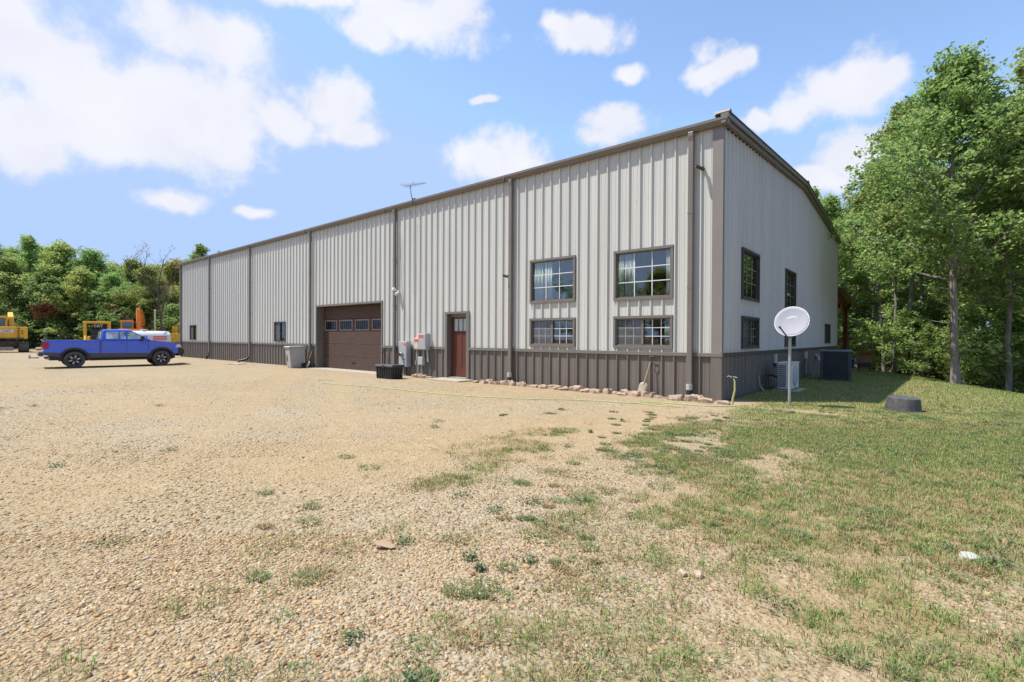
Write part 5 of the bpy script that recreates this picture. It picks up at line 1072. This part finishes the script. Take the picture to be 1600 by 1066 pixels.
def clumps(n, d0, d1, g, per, rad, thr, soft=.25):
    x, y, d = wedge(n, d0, d1, g); gd = grass_d(x, y); k = (g.uniform(size=n) < ss(thr, thr+soft, gd)) & ~keep_out(x, y); x, y, d = x[k], y[k], d[k]
    m_ = g.poisson(per, len(x))+2; i = np.repeat(np.arange(len(x)), m_); a = g.uniform(0, 6.28, len(i)); r_ = rad*np.sqrt(g.uniform(0, 1, len(i)))*np.repeat(np.exp(g.normal(0, .35, len(x))), m_)
    return x[i]+np.cos(a)*r_, y[i]+np.sin(a)*r_, d[i], a+g.normal(0, .7, len(i))
# near ground: green clumps, dry wisps; further: shorter turf
x, y, d, a = clumps(21000, 1.3, 8.0, g, 10, .05, .05, .36); n = len(x); blades('grass', x, y, a, np.abs(g.normal(.75, .4, n)), g.uniform(.02, .065, n), g.uniform(.0011, .0022, n)*(1+d*.12), m_grass)
x, y, d, a = clumps(21000, 1.3, 8.5, g, 8, .08, .03, .28); n = len(x); blades('dry_grass', x, y, a, np.abs(g.normal(1.0, .4, n)), g.uniform(.025, .075, n), g.uniform(.0009, .0018, n)*(1+d*.12), m_dry)
x, y, d = wedge(420000, 5.5, 24, g, 2); gd = grass_d(x, y); q = .934*x+.357*y; k = (g.uniform(size=len(x)) < ss(.15, .75, gd)) & ~keep_out(x, y) & (q < 11.5) & (x > -3); x, y, d = x[k], y[k], d[k]; n = len(x)
blades('grass', x, y, g.uniform(0, 6.28, n), np.abs(g.normal(.65, .35, n)), g.uniform(.022, .055, n)*(1+.02*d), .0016+.00042*d*g.uniform(.6, 1.3, n), m_grass, 1)
x, y, d = wedge(90000, 5.5, 22, g, 2); gd = grass_d(x, y); k = (g.uniform(size=len(x)) < ss(.05, .6, gd)*.8) & ~keep_out(x, y); x, y, d = x[k], y[k], d[k]; n = len(x)
blades('dry_grass', x, y, g.uniform(0, 6.28, n), np.abs(g.normal(.9, .4, n)), g.uniform(.022, .06, n)*(1+.02*d), .0014+.00036*d, m_dry, 1)
# low leafy weeds in dark mats
wx, wy, wd = wedge(1500, 1.5, 11, g); xb = np.interp(wy, *XB); k = (g.uniform(size=1500) < np.clip(ss(-.9, 1.2, wx-xb)*.5+.02, 0, 1)*ss(.45, .62, fbm(wx*1.3, wy*1.3, 50))) & ~keep_out(wx, wy); wx, wy = wx[k], wy[k]
cs = np.repeat(np.arange(len(wx)), 95); off = g.normal(size=(len(cs), 2))*(.045*np.exp(g.normal(0, .4, len(wx))))[cs][:, None]; x, y = wx[cs]+off[:, 0], wy[cs]+off[:, 1]
v, f = leaf_quads(np.stack([x, y, gz(x, y)+g.uniform(.004, .045, len(x))], -1), .022, g, .7); tag(npmesh('weeds', v, f, m_weed), kind='stuff')
px_, py_, pd_ = wedge(3800, 1.5, 10, g); xb = np.interp(py_, *XB); tt = px_-xb
pk = (g.uniform(size=3800) < np.clip(ss(-.9, 1.2, tt)*.62+.12*ss(-3.5, -.5, tt), 0, 1)*ss(.40, .60, fbm(px_*1.5, py_*1.5, 61))) & ~keep_out(px_, py_); px_, py_, pd_ = px_[pk], py_[pk], pd_[pk]
i = np.repeat(np.arange(len(px_)), 130); sz = np.exp(g.normal(0, .45, len(px_)))*.075; rr_ = np.sqrt(g.uniform(0, 1, len(i)))*sz[i]; aa = g.uniform(0, 6.28, len(i)); x = px_[i]+np.cos(aa)*rr_*1.3; y = py_[i]+np.sin(aa)*rr_; n = len(x)
kd = g.uniform(size=len(px_))[i] < .36
for nm, kk, mm in (('weeds', ~kd, m_mat), ('dry_grass', kd, m_dry)): blades(nm, x[kk], y[kk], aa[kk]+g.normal(0, .9, kk.sum()), np.clip(g.normal(1.05, .3, kk.sum()), .3, 1.5), g.uniform(.02, .055, kk.sum()), (g.uniform(.0013, .0028, n)*(1+.1*pd_[i]))[kk], mm)
# fallen leaves
lx, ly, ld = wedge(110, 1.6, 9, g); k = (lx > -1.5); lx, ly = lx[k], ly[k]; v, f = leaf_quads(np.stack([lx, ly, gz(lx, ly)+.025], -1), .04, g, 2.0); tag(npmesh('fallen_leaves', v, f, island_mat('fallen_leaf_brown', [(.24, .10, .045), (.34, .18, .08), (.22, .13, .07)], .8)), kind='stuff')
